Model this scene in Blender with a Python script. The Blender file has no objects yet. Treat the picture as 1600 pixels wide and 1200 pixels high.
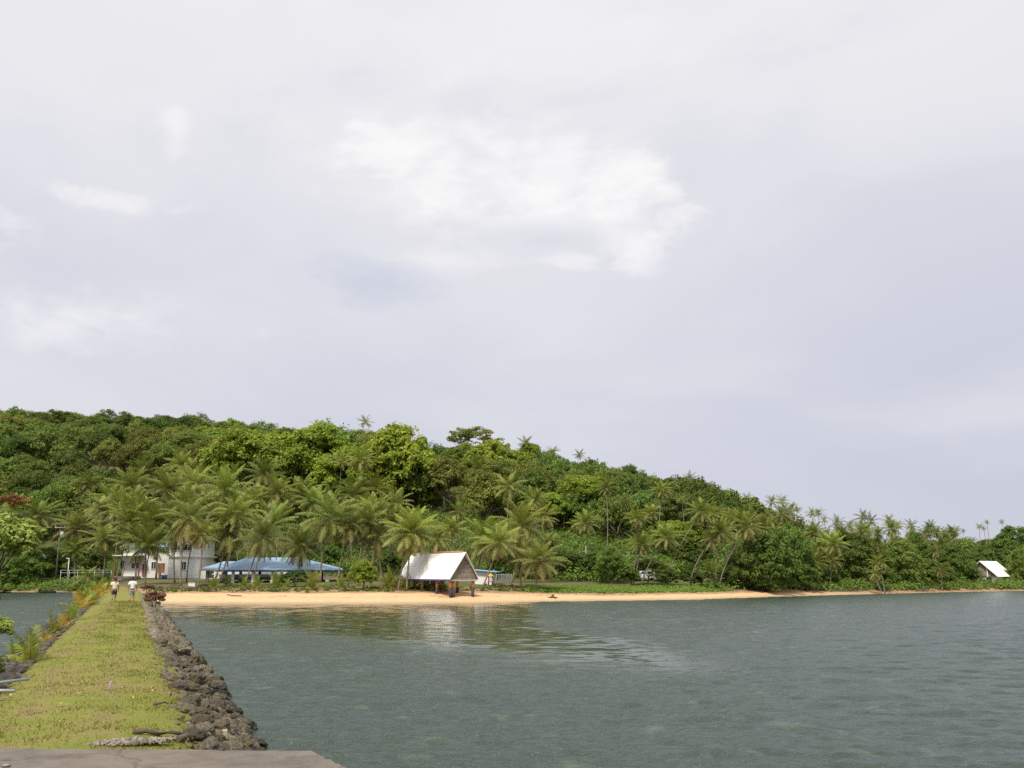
import bpy, bmesh, math, random
import numpy as np
from mathutils import Vector, Matrix, noise as mnoise
PI = math.pi
R = math.radians
sc = bpy.context.scene
C = sc.collection
rnd = random.Random(7)

# ------------------------------------------------------------------ camera model (photo pixel <-> ray)
FPX = 1500.0
PITCH = math.atan2(296.0, FPX)
CH = 3.10
CT, ST = math.cos(PITCH), math.sin(PITCH)
def ray(px, py):
    v = 600.0 - py
    f = FPX*CT - v*ST
    return (px-800.0)/f, (FPX*ST + v*CT)/f
def P(px, py, Y):
    a, b = ray(px, py)
    return Vector((a*Y, Y, CH + b*Y))
def lerp(a, b, t): return a+(b-a)*t
def table(xs, ys):
    def f(x): return float(np.interp(x, xs, ys))
    return f
# ------------------------------------------------------------------ lie of the land
Ysh = table([-.9, -.56, -.5, -.44, -.405, -.375, -.33, -.13, -.05, .046, .19, .294, .392, .523, .65, .9],
            [172, 168, 166, 158, 135, 102.5, 101, 101, 103., 111., 119, 137, 155, 179, 200, 240])
Yfoot = table([-.9, -.4, -.3, -.15, .0, .08, .16, .22, .3, .4, .52, .9],
              [200, 195, 182, 160, 146, 140, 136, 134, 150, 172, 200, 260])
Yrid = table([-.9, -.523, -.33, -.275, -.17, -.04, .065, .17, .26, .307, .46, .53, .9],
             [350, 345, 330, 300, 270, 250, 240, 230, 222, 230, 262, 300, 380])
SKYX = [-.9, -.523, -.39, -.327, -.275, -.17, -.105, -.04, .013, .065, .12, .17, .216, .26, .307, .36, .458, .523, .9]
SKYY = [645, 650, 655, 660, 668, 683, 697, 700, 710, 726, 752, 760, 782, 800, 838, 838, 846, 842, 842]
Hy = table(SKYX, SKYY)
TREE_TOP = 7.0
def hillH(u):
    b = ray(800, Hy(u))[1]
    return max(0.0, CH + b*Yrid(u) - TREE_TOP - 2.8)
prof = table([-14, 0, 5, 10, 20, 40, 80], [-1.7, 0, .55, 1.0, 1.5, 2.0, 2.8])
SANDW = table([-.9, -.43, -.39, -.3, -.05, .04, .1, .2, .26, .32, .42, .55, .9],
              [1, 1, 11, 12, 12, 9, 7.5, 8, 8, 5, 2.2, 2.5, 3])
def smooth(t):
    t = min(1, max(0, t)); return t*t*(3-2*t)
def G(X, Y):
    u = X/max(Y, 1)
    d = Y - Ysh(u)
    z = prof(d)
    yf, yr = Yfoot(u), Yrid(u)
    t = (Y-yf)/(yr-yf)
    h = hillH(u)*smooth(t)**.9
    if t > 1: h *= max(.0, 1-((t-1)*.8)**2)
    if d > 6:
        n = mnoise.noise(Vector((X*.03, Y*.03, 1.3)))
        h += n*min(1, (d-6)/30)*(.4 + 2.2*min(1, max(0, t)))
    return z + h
def hit(px, py, lo=60, hi=420):
    Y = lo
    while Y < hi:
        p = P(px, py, Y)
        if p.z <= G(p.x, p.y) and p.z >= -.3: return p
        Y += .5
    p = P(px, py, 150); p.z = G(p.x, p.y)
    return p

# ------------------------------------------------------------------ object helpers
def tag(o, label=None, cat=None, group=None, kind=None):
    if label: o['label'] = label
    if cat: o['category'] = cat
    if group: o['group'] = group
    if kind: o['kind'] = kind
    return o
def empty(name, loc, rz=0, label=None, cat=None, group=None):
    o = bpy.data.objects.new(name, None); C.objects.link(o)
    o.location = loc; o.rotation_euler = (0, 0, rz); o.empty_display_size = .3
    return tag(o, label, cat, group)
def link(name, me, parent=None, loc=None, rot=None, scale=None):
    o = bpy.data.objects.new(name, me); C.objects.link(o)
    if parent is not None: o.parent = parent
    if loc is not None: o.location = loc
    if rot is not None: o.rotation_euler = rot
    if scale is not None: o.scale = scale
    return o
def np_mesh(name, V, F, m, attrs=None, smoothf=False):
    me = bpy.data.meshes.new(name)
    V = np.asarray(V, dtype=np.float32); F = np.asarray(F, dtype=np.int32)
    n, k = F.shape
    me.vertices.add(len(V)); me.vertices.foreach_set('co', V.ravel())
    me.loops.add(n*k); me.loops.foreach_set('vertex_index', F.ravel())
    me.polygons.add(n)
    me.polygons.foreach_set('loop_start', np.arange(0, n*k, k, dtype=np.int32))
    try: me.polygons.foreach_set('loop_total', np.full(n, k, dtype=np.int32))
    except Exception: pass
    if smoothf: me.polygons.foreach_set('use_smooth', np.ones(n, dtype=bool))
    me.update(calc_edges=True); me.validate()
    for an, av in (attrs or {}).items():
        a = me.attributes.new(an, 'FLOAT', 'POINT'); a.data.foreach_set('value', np.asarray(av, dtype=np.float32))
    if m: me.materials.append(m)
    return me
class MB:
    """collects boxes, prisms and tubes, then becomes ONE mesh"""
    def __init__(s): s.bm = bmesh.new()
    def box(s, c, d, rz=0, bev=0, rot=None):
        r = bmesh.ops.create_cube(s.bm, size=1)
        M = Matrix.Translation(c) @ (rot if rot else Matrix.Rotation(rz, 4, 'Z')) @ Matrix.Diagonal((d[0], d[1], d[2], 1))
        bmesh.ops.transform(s.bm, matrix=M, verts=r['verts'])
        if bev > 0:
            es = list({e for v in r['verts'] for e in v.link_edges})
            bmesh.ops.bevel(s.bm, geom=es, offset=bev, segments=2, affect='EDGES', profile=.6)
        return s
    def face(s, pts):
        vs = [s.bm.verts.new(p) for p in pts]; s.bm.faces.new(vs); return s
    def slab(s, pts, th):
        """flat polygon given thickness th downwards along its normal"""
        pts = [Vector(p) for p in pts]
        n = (pts[1]-pts[0]).cross(pts[2]-pts[0]).normalized()
        if n.z < 0: pts.reverse(); n = -n
        a = [s.bm.verts.new(p) for p in pts]; b = [s.bm.verts.new(p-n*th) for p in pts]
        s.bm.faces.new(a); s.bm.faces.new(list(reversed(b)))
        k = len(pts)
        for i in range(k): s.bm.faces.new([a[i], b[i], b[(i+1) % k], a[(i+1) % k]])
        return s
    def prism(s, pts2, y0, y1):
        """polygon in XZ extruded along Y"""
        a = [s.bm.verts.new((p[0], y0, p[1])) for p in pts2]; b = [s.bm.verts.new((p[0], y1, p[1])) for p in pts2]
        s.bm.faces.new(a); s.bm.faces.new(list(reversed(b))); k = len(pts2)
        for i in range(k): s.bm.faces.new([a[i], b[i], b[(i+1) % k], a[(i+1) % k]])
        return s
    def tube(s, pts, rad, n=8, cap=True):
        pts = [Vector(p) for p in pts]
        if not hasattr(rad, '__len__'): rad = [rad]*len(pts)
        rings = []
        for i, p in enumerate(pts):
            t = (pts[min(i+1, len(pts)-1)]-pts[max(i-1, 0)]).normalized()
            a = t.cross(Vector((0, 1, 0)) if abs(t.y) < .9 else Vector((1, 0, 0))).normalized(); b = t.cross(a)
            rings.append([s.bm.verts.new(p+(a*math.cos(2*PI*k/n)+b*math.sin(2*PI*k/n))*rad[i]) for k in range(n)])
        for i in range(len(rings)-1):
            for k in range(n):
                f = s.bm.faces.new([rings[i][k], rings[i][(k+1) % n], rings[i+1][(k+1) % n], rings[i+1][k]]); f.smooth = True
        if cap:
            s.bm.faces.new(list(reversed(rings[0]))); s.bm.faces.new(rings[-1])
        return s
    def sphere(s, c, r, sub=2, sc_=(1, 1, 1)):
        q = bmesh.ops.create_icosphere(s.bm, subdivisions=sub, radius=1)
        bmesh.ops.transform(s.bm, matrix=Matrix.Translation(c) @ Matrix.Diagonal((r*sc_[0], r*sc_[1], r*sc_[2], 1)), verts=q['verts'])
        for v in q['verts']:
            for f in v.link_faces: f.smooth = True
        return s
    def mesh(s, name, m):
        bmesh.ops.recalc_face_normals(s.bm, faces=s.bm.faces)
        me = bpy.data.meshes.new(name); s.bm.to_mesh(me); s.bm.free()
        if m: me.materials.append(m)
        return me
    def build(s, name, m, parent=None, loc=None, **k):
        return link(name, s.mesh(name, m), parent, loc, **k)

# ------------------------------------------------------------------ materials
def new_mat(name):
    m = bpy.data.materials.new(name); m.use_nodes = True
    nt = m.node_tree
    return m, nt, nt.nodes, nt.links, nt.nodes['Principled BSDF']
def ramp(nd, cols):
    r = nd.new('ShaderNodeValToRGB')
    e = r.color_ramp.elements
    while len(e) > len(cols): e.remove(e[-1])
    while len(e) < len(cols): e.new(1)
    for i, (p, c) in enumerate(cols):
        e[i].position = p; e[i].color = (*c, 1)
    return r
def mathn(nt, op, a, b=None, c=None, clamp=False):
    n = nt.nodes.new('ShaderNodeMath'); n.operation = op; n.use_clamp = clamp
    for i, v in enumerate((a, b, c)):
        if v is None: continue
        if isinstance(v, (int, float)): n.inputs[i].default_value = v
        else: nt.links.new(v, n.inputs[i])
    return n.outputs[0]
def mixc(nt, fac, a, b, mode='MIX'):
    n = nt.nodes.new('ShaderNodeMix'); n.data_type = 'RGBA'; n.blend_type = mode
    for idx, v in ((0, fac), (6, a), (7, b)):
        if isinstance(v, (int, float)): n.inputs[idx].default_value = v
        elif isinstance(v, tuple): n.inputs[idx].default_value = (*v, 1)
        else: nt.links.new(v, n.inputs[idx])
    return n.outputs[2]
def smoothn(nt, v, lo, hi, a=0., b=1.):
    n = nt.nodes.new('ShaderNodeMapRange'); n.interpolation_type = 'SMOOTHSTEP'
    nt.links.new(v, n.inputs[0]); n.inputs[1].default_value = lo; n.inputs[2].default_value = hi
    n.inputs[3].default_value = a; n.inputs[4].default_value = b
    return n.outputs[0]
def noisen(nt, vec, scale, detail=4, rough=.55, dist=0.):
    n = nt.nodes.new('ShaderNodeTexNoise'); n.inputs['Scale'].default_value = scale
    n.inputs['Detail'].default_value = detail; n.inputs['Roughness'].default_value = rough
    n.inputs['Distortion'].default_value = dist
    if vec is not None: nt.links.new(vec, n.inputs['Vector'])
    return n.outputs['Fac']
def plain(name, col, rough=.6, var=.18, scale=3., bump=0., bscale=20., metal=0., stain=None, wave=None):
    """a surface with its own colour, uneven tone and optional stains, bump or corrugation"""
    m, nt, nd, lk, b = new_mat(name)
    tc = nd.new('ShaderNodeTexCoord').outputs['Object']
    f = noisen(nt, tc, scale, 5, .6)
    lo = tuple(c*(1-var) for c in col); hi = tuple(min(1, c*(1+var)) for c in col)
    col_o = ramp(nd, [(.3, lo), (.7, hi)]); lk.new(f, col_o.inputs[0]); o = col_o.outputs[0]
    if stain:
        s = noisen(nt, tc, stain[1], 6, .65)
        o = mixc(nt, smoothn(nt, s, .55, .72, 0, stain[2]), o, stain[0])
    lk.new(o, b.inputs['Base Color'])
    b.inputs['Roughness'].default_value = rough; b.inputs['Metallic'].default_value = metal
    if bump or wave:
        bn = nd.new('ShaderNodeBump'); bn.inputs['Distance'].default_value = .03; bn.inputs['Strength'].default_value = bump or .5
        if wave:
            w = nd.new('ShaderNodeTexWave'); w.bands_direction = wave[0]; w.inputs['Scale'].default_value = wave[1]
            lk.new(tc, w.inputs['Vector']); lk.new(w.outputs['Fac'], bn.inputs['Height'])
        else:
            lk.new(noisen(nt, tc, bscale, 5, .6), bn.inputs['Height'])
        lk.new(bn.outputs[0], b.inputs['Normal'])
    return m
def leaf_mat(name, dark, light, transl=.3, objvar=.35, huevar=.06):
    """foliage: colour differs from leaf to leaf (attribute) and from plant to plant (object random)"""
    m, nt, nd, lk, b = new_mat(name)
    at = nd.new('ShaderNodeAttribute'); at.attribute_name = 'tint'
    oi = nd.new('ShaderNodeObjectInfo')
    r = ramp(nd, [(0, dark), (1, light)]); lk.new(at.outputs['Fac'], r.inputs[0])
    hsv = nd.new('ShaderNodeHueSaturation'); lk.new(r.outputs[0], hsv.inputs['Color'])
    lk.new(mathn(nt, 'MULTIPLY_ADD', oi.outputs['Random'], huevar, .5-huevar*.5), hsv.inputs['Hue'])
    r2 = mathn(nt, 'FRACT', mathn(nt, 'MULTIPLY', oi.outputs['Random'], 7.31))
    lk.new(mathn(nt, 'MULTIPLY_ADD', r2, 2*objvar, 1-objvar), hsv.inputs['Value'])
    lk.new(hsv.outputs[0], b.inputs['Base Color']); b.inputs['Roughness'].default_value = .55
    b.inputs['Specular IOR Level'].default_value = .25
    t = nd.new('ShaderNodeBsdfTranslucent'); 
    hs2 = nd.new('ShaderNodeHueSaturation'); hs2.inputs['Value'].default_value = 1.3; hs2.inputs['Hue'].default_value = .485
    lk.new(hsv.outputs[0], hs2.inputs['Color']); lk.new(hs2.outputs[0], t.inputs['Color'])
    mx = nd.new('ShaderNodeMixShader'); mx.inputs[0].default_value = transl
    lk.new(b.outputs[0], mx.inputs[1]); lk.new(t.outputs[0], mx.inputs[2])
    lk.new(mx.outputs[0], nd['Material Output'].inputs['Surface'])
    return m
def palm_mat():
    m, nt, nd, lk, b = new_mat('palm_leaflets')
    at = nd.new('ShaderNodeAttribute'); at.attribute_name = 'tint'
    oi = nd.new('ShaderNodeObjectInfo')
    r = ramp(nd, [(0, (.25, .31, .04)), (.25, (.20, .235, .046)), (.5, (.245, .25, .065)), (.72, (.35, .29, .09)),
                  (.86, (.36, .27, .16)), (1, (.46, .42, .13))])
    lk.new(at.outputs['Fac'], r.inputs[0])
    hsv = nd.new('ShaderNodeHueSaturation'); lk.new(r.outputs[0], hsv.inputs['Color'])
    lk.new(mathn(nt, 'MULTIPLY_ADD', oi.outputs['Random'], .03, .485), hsv.inputs['Hue'])
    lk.new(mathn(nt, 'MULTIPLY_ADD', mathn(nt, 'FRACT', mathn(nt, 'MULTIPLY', oi.outputs['Random'], 5.7)), .5, .78), hsv.inputs['Value'])
    lk.new(hsv.outputs[0], b.inputs['Base Color']); b.inputs['Roughness'].default_value = .42
    b.inputs['Specular IOR Level'].default_value = .35
    t = nd.new('ShaderNodeBsdfTranslucent'); lk.new(hsv.outputs[0], t.inputs['Color'])
    mx = nd.new('ShaderNodeMixShader'); mx.inputs[0].default_value = .25
    lk.new(b.outputs[0], mx.inputs[1]); lk.new(t.outputs[0], mx.inputs[2])
    lk.new(mx.outputs[0], nd['Material Output'].inputs['Surface'])
    return m
M = {}
M['palm'] = palm_mat()
M['leaf_forest'] = leaf_mat('forest_leaves', (.085, .122, .022), (.205, .265, .055), .35, .36, .075)
M['leaf_bright'] = leaf_mat('breadfruit_leaves', (.12, .18, .018), (.36, .45, .06), .4, .12, .02)
M['leaf_mangrove'] = leaf_mat('mangrove_leaves', (.075, .13, .022), (.19, .27, .05), .35, .25, .03)
M['leaf_lime'] = leaf_mat('pale_leaves', (.24, .33, .06), (.48, .56, .15), .4, .05, .01)
M['leaf_shrub'] = leaf_mat('shrub_leaves', (.05, .10, .014), (.13, .20, .03), .35, .2, .04)
M['leaf_cover'] = leaf_mat('creeper_leaves', (.13, .22, .03), (.28, .40, .07), .35, .1, .02)
M['leaf_rust'] = leaf_mat('rust_leaves', (.17, .10, .03), (.40, .22, .07), .3, .1, .02)
M['leaf_red'] = leaf_mat('purple_brown_leaves', (.12, .07, .04), (.26, .15, .08), .25, .1, .02)
M['bark_palm'] = plain('palm_bark', (.23, .185, .14), .85, .3, 6, .6, 14, wave=('Z', 3.5))
M['bark'] = plain('tree_bark', (.16, .125, .09), .9, .35, 3, .6, 10)
M['coconut'] = plain('coconut_husk', (.22, .15, .04), .6, .3, 4)
M['deadfrond'] = plain('dead_frond', (.27, .19, .12), .85, .35, 5)
M['white_wall'] = plain('white_painted_wall', (.80, .785, .75), .7, .04, .8, stain=((.55, .5, .42), .9, .35))
M['white_roof'] = plain('white_sheet_roof', (.88, .87, .85), .45, .03, .6, wave=('X', 1.6), stain=((.66, .6, .52), .5, .5))
M['blue_roof'] = plain('blue_sheet_roof', (.27, .42, .60), .5, .12, .35, wave=('X', 1.6), stain=((.30, .42, .56), .3, .6))
M['teal_roof'] = plain('teal_roof', (.22, .46, .50), .5, .1, .6)
M['paleblue'] = plain('pale_blue_roof', (.33, .56, .80), .5, .06, .8)
M['grey_roof'] = plain('grey_sheet_roof', (.42, .43, .44), .55, .1, .6)
M['wood'] = plain('weathered_planks', (.25, .205, .155), .85, .4, 4.5, stain=((.11, .085, .065), 2.2, .8))
M['rust'] = plain('rusty_ridge', (.42, .22, .10), .8, .25, 2)
M['orange'] = plain('orange_painted_pile', (.46, .19, .09), .7, .15, 3)
M['black'] = plain('black_tar', (.03, .03, .032), .7, .3, 4)
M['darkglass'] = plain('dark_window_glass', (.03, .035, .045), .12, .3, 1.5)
M['brown'] = plain('brown_paint', (.24, .09, .055), .7, .18, 2)
M['blue'] = plain('blue_plastic', (.06, .15, .42), .45, .1, 2)
M['purple'] = plain('dark_blue_trim', (.06, .05, .24), .6, .1, 2)
M['yellow'] = plain('yellow_plastic', (.80, .55, .05), .45, .08, 2)
M['red'] = plain('red_plastic', (.55, .05, .05), .45, .1, 2)
M['concrete'] = plain('concrete', (.33, .30, .27), .85, .14, 1.3, .25, 12, stain=((.2, .18, .17), .7, .7))
def crack_pier(m):
    nt = m.node_tree; b = nt.nodes['Principled BSDF']; src = b.inputs['Base Color'].links[0].from_socket
    tc = nt.nodes.new('ShaderNodeTexCoord').outputs['Object']
    v = nt.nodes.new('ShaderNodeTexVoronoi'); v.feature = 'DISTANCE_TO_EDGE'; v.inputs['Scale'].default_value = .42
    ad = nt.nodes.new('ShaderNodeVectorMath'); nz = nt.nodes.new('ShaderNodeTexNoise'); nz.inputs['Scale'].default_value = 2.5; nt.links.new(tc, nz.inputs['Vector'])
    sc_ = nt.nodes.new('ShaderNodeVectorMath'); sc_.operation = 'SCALE'; sc_.inputs['Scale'].default_value = .5; nt.links.new(nz.outputs['Color'], sc_.inputs[0])
    nt.links.new(tc, ad.inputs[0]); nt.links.new(sc_.outputs[0], ad.inputs[1]); nt.links.new(ad.outputs[0], v.inputs['Vector'])
    o = mixc(nt, smoothn(nt, v.outputs['Distance'], .002, .010, .7, 0), src, (.045, .04, .035))
    f = noisen(nt, tc, 22, 5, .7); o = mixc(nt, smoothn(nt, f, .55, .75, 0, .5), o, (.30, .27, .23))
    g2 = noisen(nt, tc, 1.1, 5, .65); o = mixc(nt, smoothn(nt, g2, .45, .62, 0, .5), o, (.21, .17, .13))
    nt.links.new(o, b.inputs['Base Color']); return m
M['pier'] = plain('pier_concrete', (.145, .122, .10), .85, .3, 3.2, .6, 30, stain=((.075, .072, .07), 1.9, .9))
M['metal'] = plain('galvanised_metal', (.36, .37, .37), .45, .12, 3, metal=.3)
M['white_plastic'] = plain('white_plastic', (.78, .78, .77), .4, .04, 2)
M['darkwood'] = plain('dark_driftwood', (.10, .075, .055), .9, .35, 3, .5, 10)
M['paledrift'] = plain('pale_driftwood', (.42, .35, .27), .85, .2, 3)
M['pole'] = plain('creosoted_pole', (.13, .11, .095), .85, .25, 3)
M['carpaint'] = plain('silver_white_paint', (.70, .71, .74), .25, .03, 2)
M['tyre'] = plain('tyre_rubber', (.025, .025, .026), .8, .2, 5)
M['cream_shirt'] = plain('cream_cotton', (.76, .68, .54), .85, .05, 6)
M['white_shirt'] = plain('white_cotton', (.80, .80, .82), .85, .04, 6)
M['dark_shorts'] = plain('charcoal_cotton', (.055, .05, .055), .85, .2, 8)
M['denim'] = plain('pale_denim', (.30, .38, .44), .85, .2, 7)
M['skin'] = plain('skin', (.30, .165, .10), .55, .1, 9)
M['hair'] = plain('black_hair', (.015, .012, .011), .5, .3, 12)
M['leaf_litter'] = plain('fallen_leaf', (.46, .35, .13), .7, .2, 8)
M['coral_white'] = plain('bleached_coral', (.22, .19, .15), .9, .8, 14, .6, 20)
m, nt, nd, lk, b = new_mat('clear_plastic'); M['clear'] = m
b.inputs['Base Color'].default_value = (.75, .78, .82, 1); b.inputs['Roughness'].default_value = .15; b.inputs['Transmission Weight'].default_value = .7

def rock_material(name, dark, mid, pale):
    m, nt, nd, lk, b = new_mat(name)
    tc = nd.new('ShaderNodeTexCoord').outputs['Object']
    oi = nd.new('ShaderNodeObjectInfo')
    f1 = noisen(nt, tc, 4.2, 6, .68); f2 = noisen(nt, tc, 17, 5, .7); f3 = noisen(nt, tc, 1.3, 3, .5)
    v = nd.new('ShaderNodeTexVoronoi'); v.inputs['Scale'].default_value = 13; lk.new(tc, v.inputs['Vector'])
    r = ramp(nd, [(.28, dark), (.5, mid), (.74, pale)])
    lk.new(mathn(nt, 'ADD', mathn(nt, 'MULTIPLY', f1, .62), mathn(nt, 'MULTIPLY', f2, .4)), r.inputs[0])
    o = mixc(nt, smoothn(nt, f3, .47, .62, 0, .65), r.outputs[0], (.16, .13, .045))
    o = mixc(nt, smoothn(nt, v.outputs['Distance'], .0, .3, .6, 0), o, dark)
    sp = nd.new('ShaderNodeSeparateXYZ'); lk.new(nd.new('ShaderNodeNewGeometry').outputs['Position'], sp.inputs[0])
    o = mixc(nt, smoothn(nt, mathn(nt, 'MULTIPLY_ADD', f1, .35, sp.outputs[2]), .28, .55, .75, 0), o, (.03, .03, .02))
    hsv = nd.new('ShaderNodeHueSaturation'); lk.new(o, hsv.inputs['Color'])
    lk.new(mathn(nt, 'MULTIPLY_ADD', oi.outputs['Random'], .9, .6), hsv.inputs['Value'])
    lk.new(hsv.outputs[0], b.inputs['Base Color']); b.inputs['Roughness'].default_value = .9
    bn = nd.new('ShaderNodeBump'); bn.inputs['Strength'].default_value = .9; bn.inputs['Distance'].default_value = .05
    lk.new(mathn(nt, 'ADD', f2, mathn(nt, 'MULTIPLY', v.outputs['Distance'], .8)), bn.inputs['Height']); lk.new(bn.outputs[0], b.inputs['Normal'])
    return m
M['rock'] = rock_material('coral_rock', (.036, .030, .023), (.135, .112, .078), (.42, .37, .29))
M['rock_dark'] = rock_material('dark_coral_rock', (.028, .025, .024), (.085, .075, .065), (.28, .25, .21))

def ground_material():
    m, nt, nd, lk, b = new_mat('land_surface')
    geo = nd.new('ShaderNodeNewGeometry').outputs['Position']
    at = nd.new('ShaderNodeAttribute'); at.attribute_name = 'inland'
    n1 = noisen(nt, geo, .35, 5, .6); n2 = noisen(nt, geo, 1.6, 5, .65); n3 = noisen(nt, geo, .12, 4, .55)
    e = mathn(nt, 'ADD', at.outputs['Fac'], mathn(nt, 'MULTIPLY', mathn(nt, 'SUBTRACT', n1, .5), 4.5))
    sand = mixc(nt, smoothn(nt, n2, .35, .7), (.60, .395, .215), (.68, .46, .26))
    sand = mixc(nt, smoothn(nt, at.outputs['Fac'], -12.5, -9, 1, 0), sand, (.48, .34, .22))     # wet strip
    at2 = nd.new('ShaderNodeAttribute'); at2.attribute_name = 'fromwater'
    sand = mixc(nt, smoothn(nt, mathn(nt, 'ADD', at2.outputs['Fac'], mathn(nt, 'MULTIPLY', n1, 1.2)), .9, 3.2, .85, 0), sand, (.36, .27, .18))
    wr = mathn(nt, 'ABSOLUTE', mathn(nt, 'ADD', mathn(nt, 'ADD', at2.outputs['Fac'], -5.6), mathn(nt, 'MULTIPLY', mathn(nt, 'SUBTRACT', n1, .5), 6.)))
    sand = mixc(nt, mathn(nt, 'MULTIPLY', smoothn(nt, wr, .5, .1), smoothn(nt, n2, .42, .6, 0, .7)), sand, (.2, .14, .09))
    litter = mixc(nt, smoothn(nt, n2, .4, .62), (.40, .255, .15), (.20, .13, .08))
    grass = mixc(nt, smoothn(nt, n2, .38, .66), (.115, .115, .045), (.08, .105, .028))
    grass = mixc(nt, smoothn(nt, n3, .45, .6, 0, .7), grass, (.17, .12, .075))
    o = mixc(nt, smoothn(nt, e, -4.2, -1.2), sand, litter)
    o = mixc(nt, smoothn(nt, e, 1.5, 8.), o, grass)
    lk.new(o, b.inputs['Base Color']); b.inputs['Roughness'].default_value = .95
    b.inputs['Specular IOR Level'].default_value = .1
    bn = nd.new('ShaderNodeBump'); bn.inputs['Distance'].default_value = .12; bn.inputs['Strength'].default_value = .5
    lk.new(n2, bn.inputs['Height']); lk.new(bn.outputs[0], b.inputs['Normal'])
    return m
M['ground'] = ground_material()

def grass_material():
    m, nt, nd, lk, b = new_mat('mown_grass')
    geo = nd.new('ShaderNodeNewGeometry').outputs['Position']
    at = nd.new('ShaderNodeAttribute'); at.attribute_name = 'edge'
    n1 = noisen(nt, geo, .9, 5, .62); n2 = noisen(nt, geo, 7, 5, .7); n3 = noisen(nt, geo, 34, 4, .7); n4 = noisen(nt, geo, .33, 4, .6)
    g = mixc(nt, smoothn(nt, n1, .36, .66), (.175, .205, .034), (.24, .25, .05))
    g = mixc(nt, smoothn(nt, n2, .45, .72, 0, .7), g, (.24, .21, .055))
    g = mixc(nt, smoothn(nt, n4, .48, .66, 0, .6), g, (.27, .19, .085))
    g = mixc(nt, smoothn(nt, mathn(nt, 'ADD', mathn(nt, 'MULTIPLY', n2, .6), mathn(nt, 'MULTIPLY', n1, .5)), .575, .67, 0, .8), g, (.22, .145, .085))
    g = mixc(nt, smoothn(nt, n3, .55, .8, 0, .5), g, (.08, .075, .03))
    ac = nd.new('ShaderNodeAttribute'); ac.attribute_name = 'across'
    for c0 in (-1.45, -.25):
        w_ = mathn(nt, 'ABSOLUTE', mathn(nt, 'ADD', mathn(nt, 'ADD', ac.outputs['Fac'], -c0), mathn(nt, 'MULTIPLY', mathn(nt, 'SUBTRACT', n4, .5), 1.2)))
        g = mixc(nt, mathn(nt, 'MULTIPLY', smoothn(nt, w_, .34, .05), smoothn(nt, n1, .38, .6, 0, .5)), g, (.25, .175, .095))
    soil = mixc(nt, smoothn(nt, n2, .35, .65), (.17, .13, .07), (.075, .06, .042))
    e = mathn(nt, 'ADD', at.outputs['Fac'], mathn(nt, 'MULTIPLY', mathn(nt, 'SUBTRACT', mathn(nt, 'ADD', n1, n2), 1.), 2.1))
    o = mixc(nt, smoothn(nt, e, -.15, .35), g, soil)
    lk.new(o, b.inputs['Base Color']); b.inputs['Roughness'].default_value = .9; b.inputs['Specular IOR Level'].default_value = .15
    bn = nd.new('ShaderNodeBump'); bn.inputs['Distance'].default_value = .04; bn.inputs['Strength'].default_value = .9
    lk.new(mathn(nt, 'ADD', n2, mathn(nt, 'MULTIPLY', n3, .6)), bn.inputs['Height']); lk.new(bn.outputs[0], b.inputs['Normal'])
    return m
M['grass'] = grass_material()
M['blade'] = leaf_mat('grass_blades', (.15, .165, .03), (.23, .22, .05), .3, 0, 0)

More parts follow.
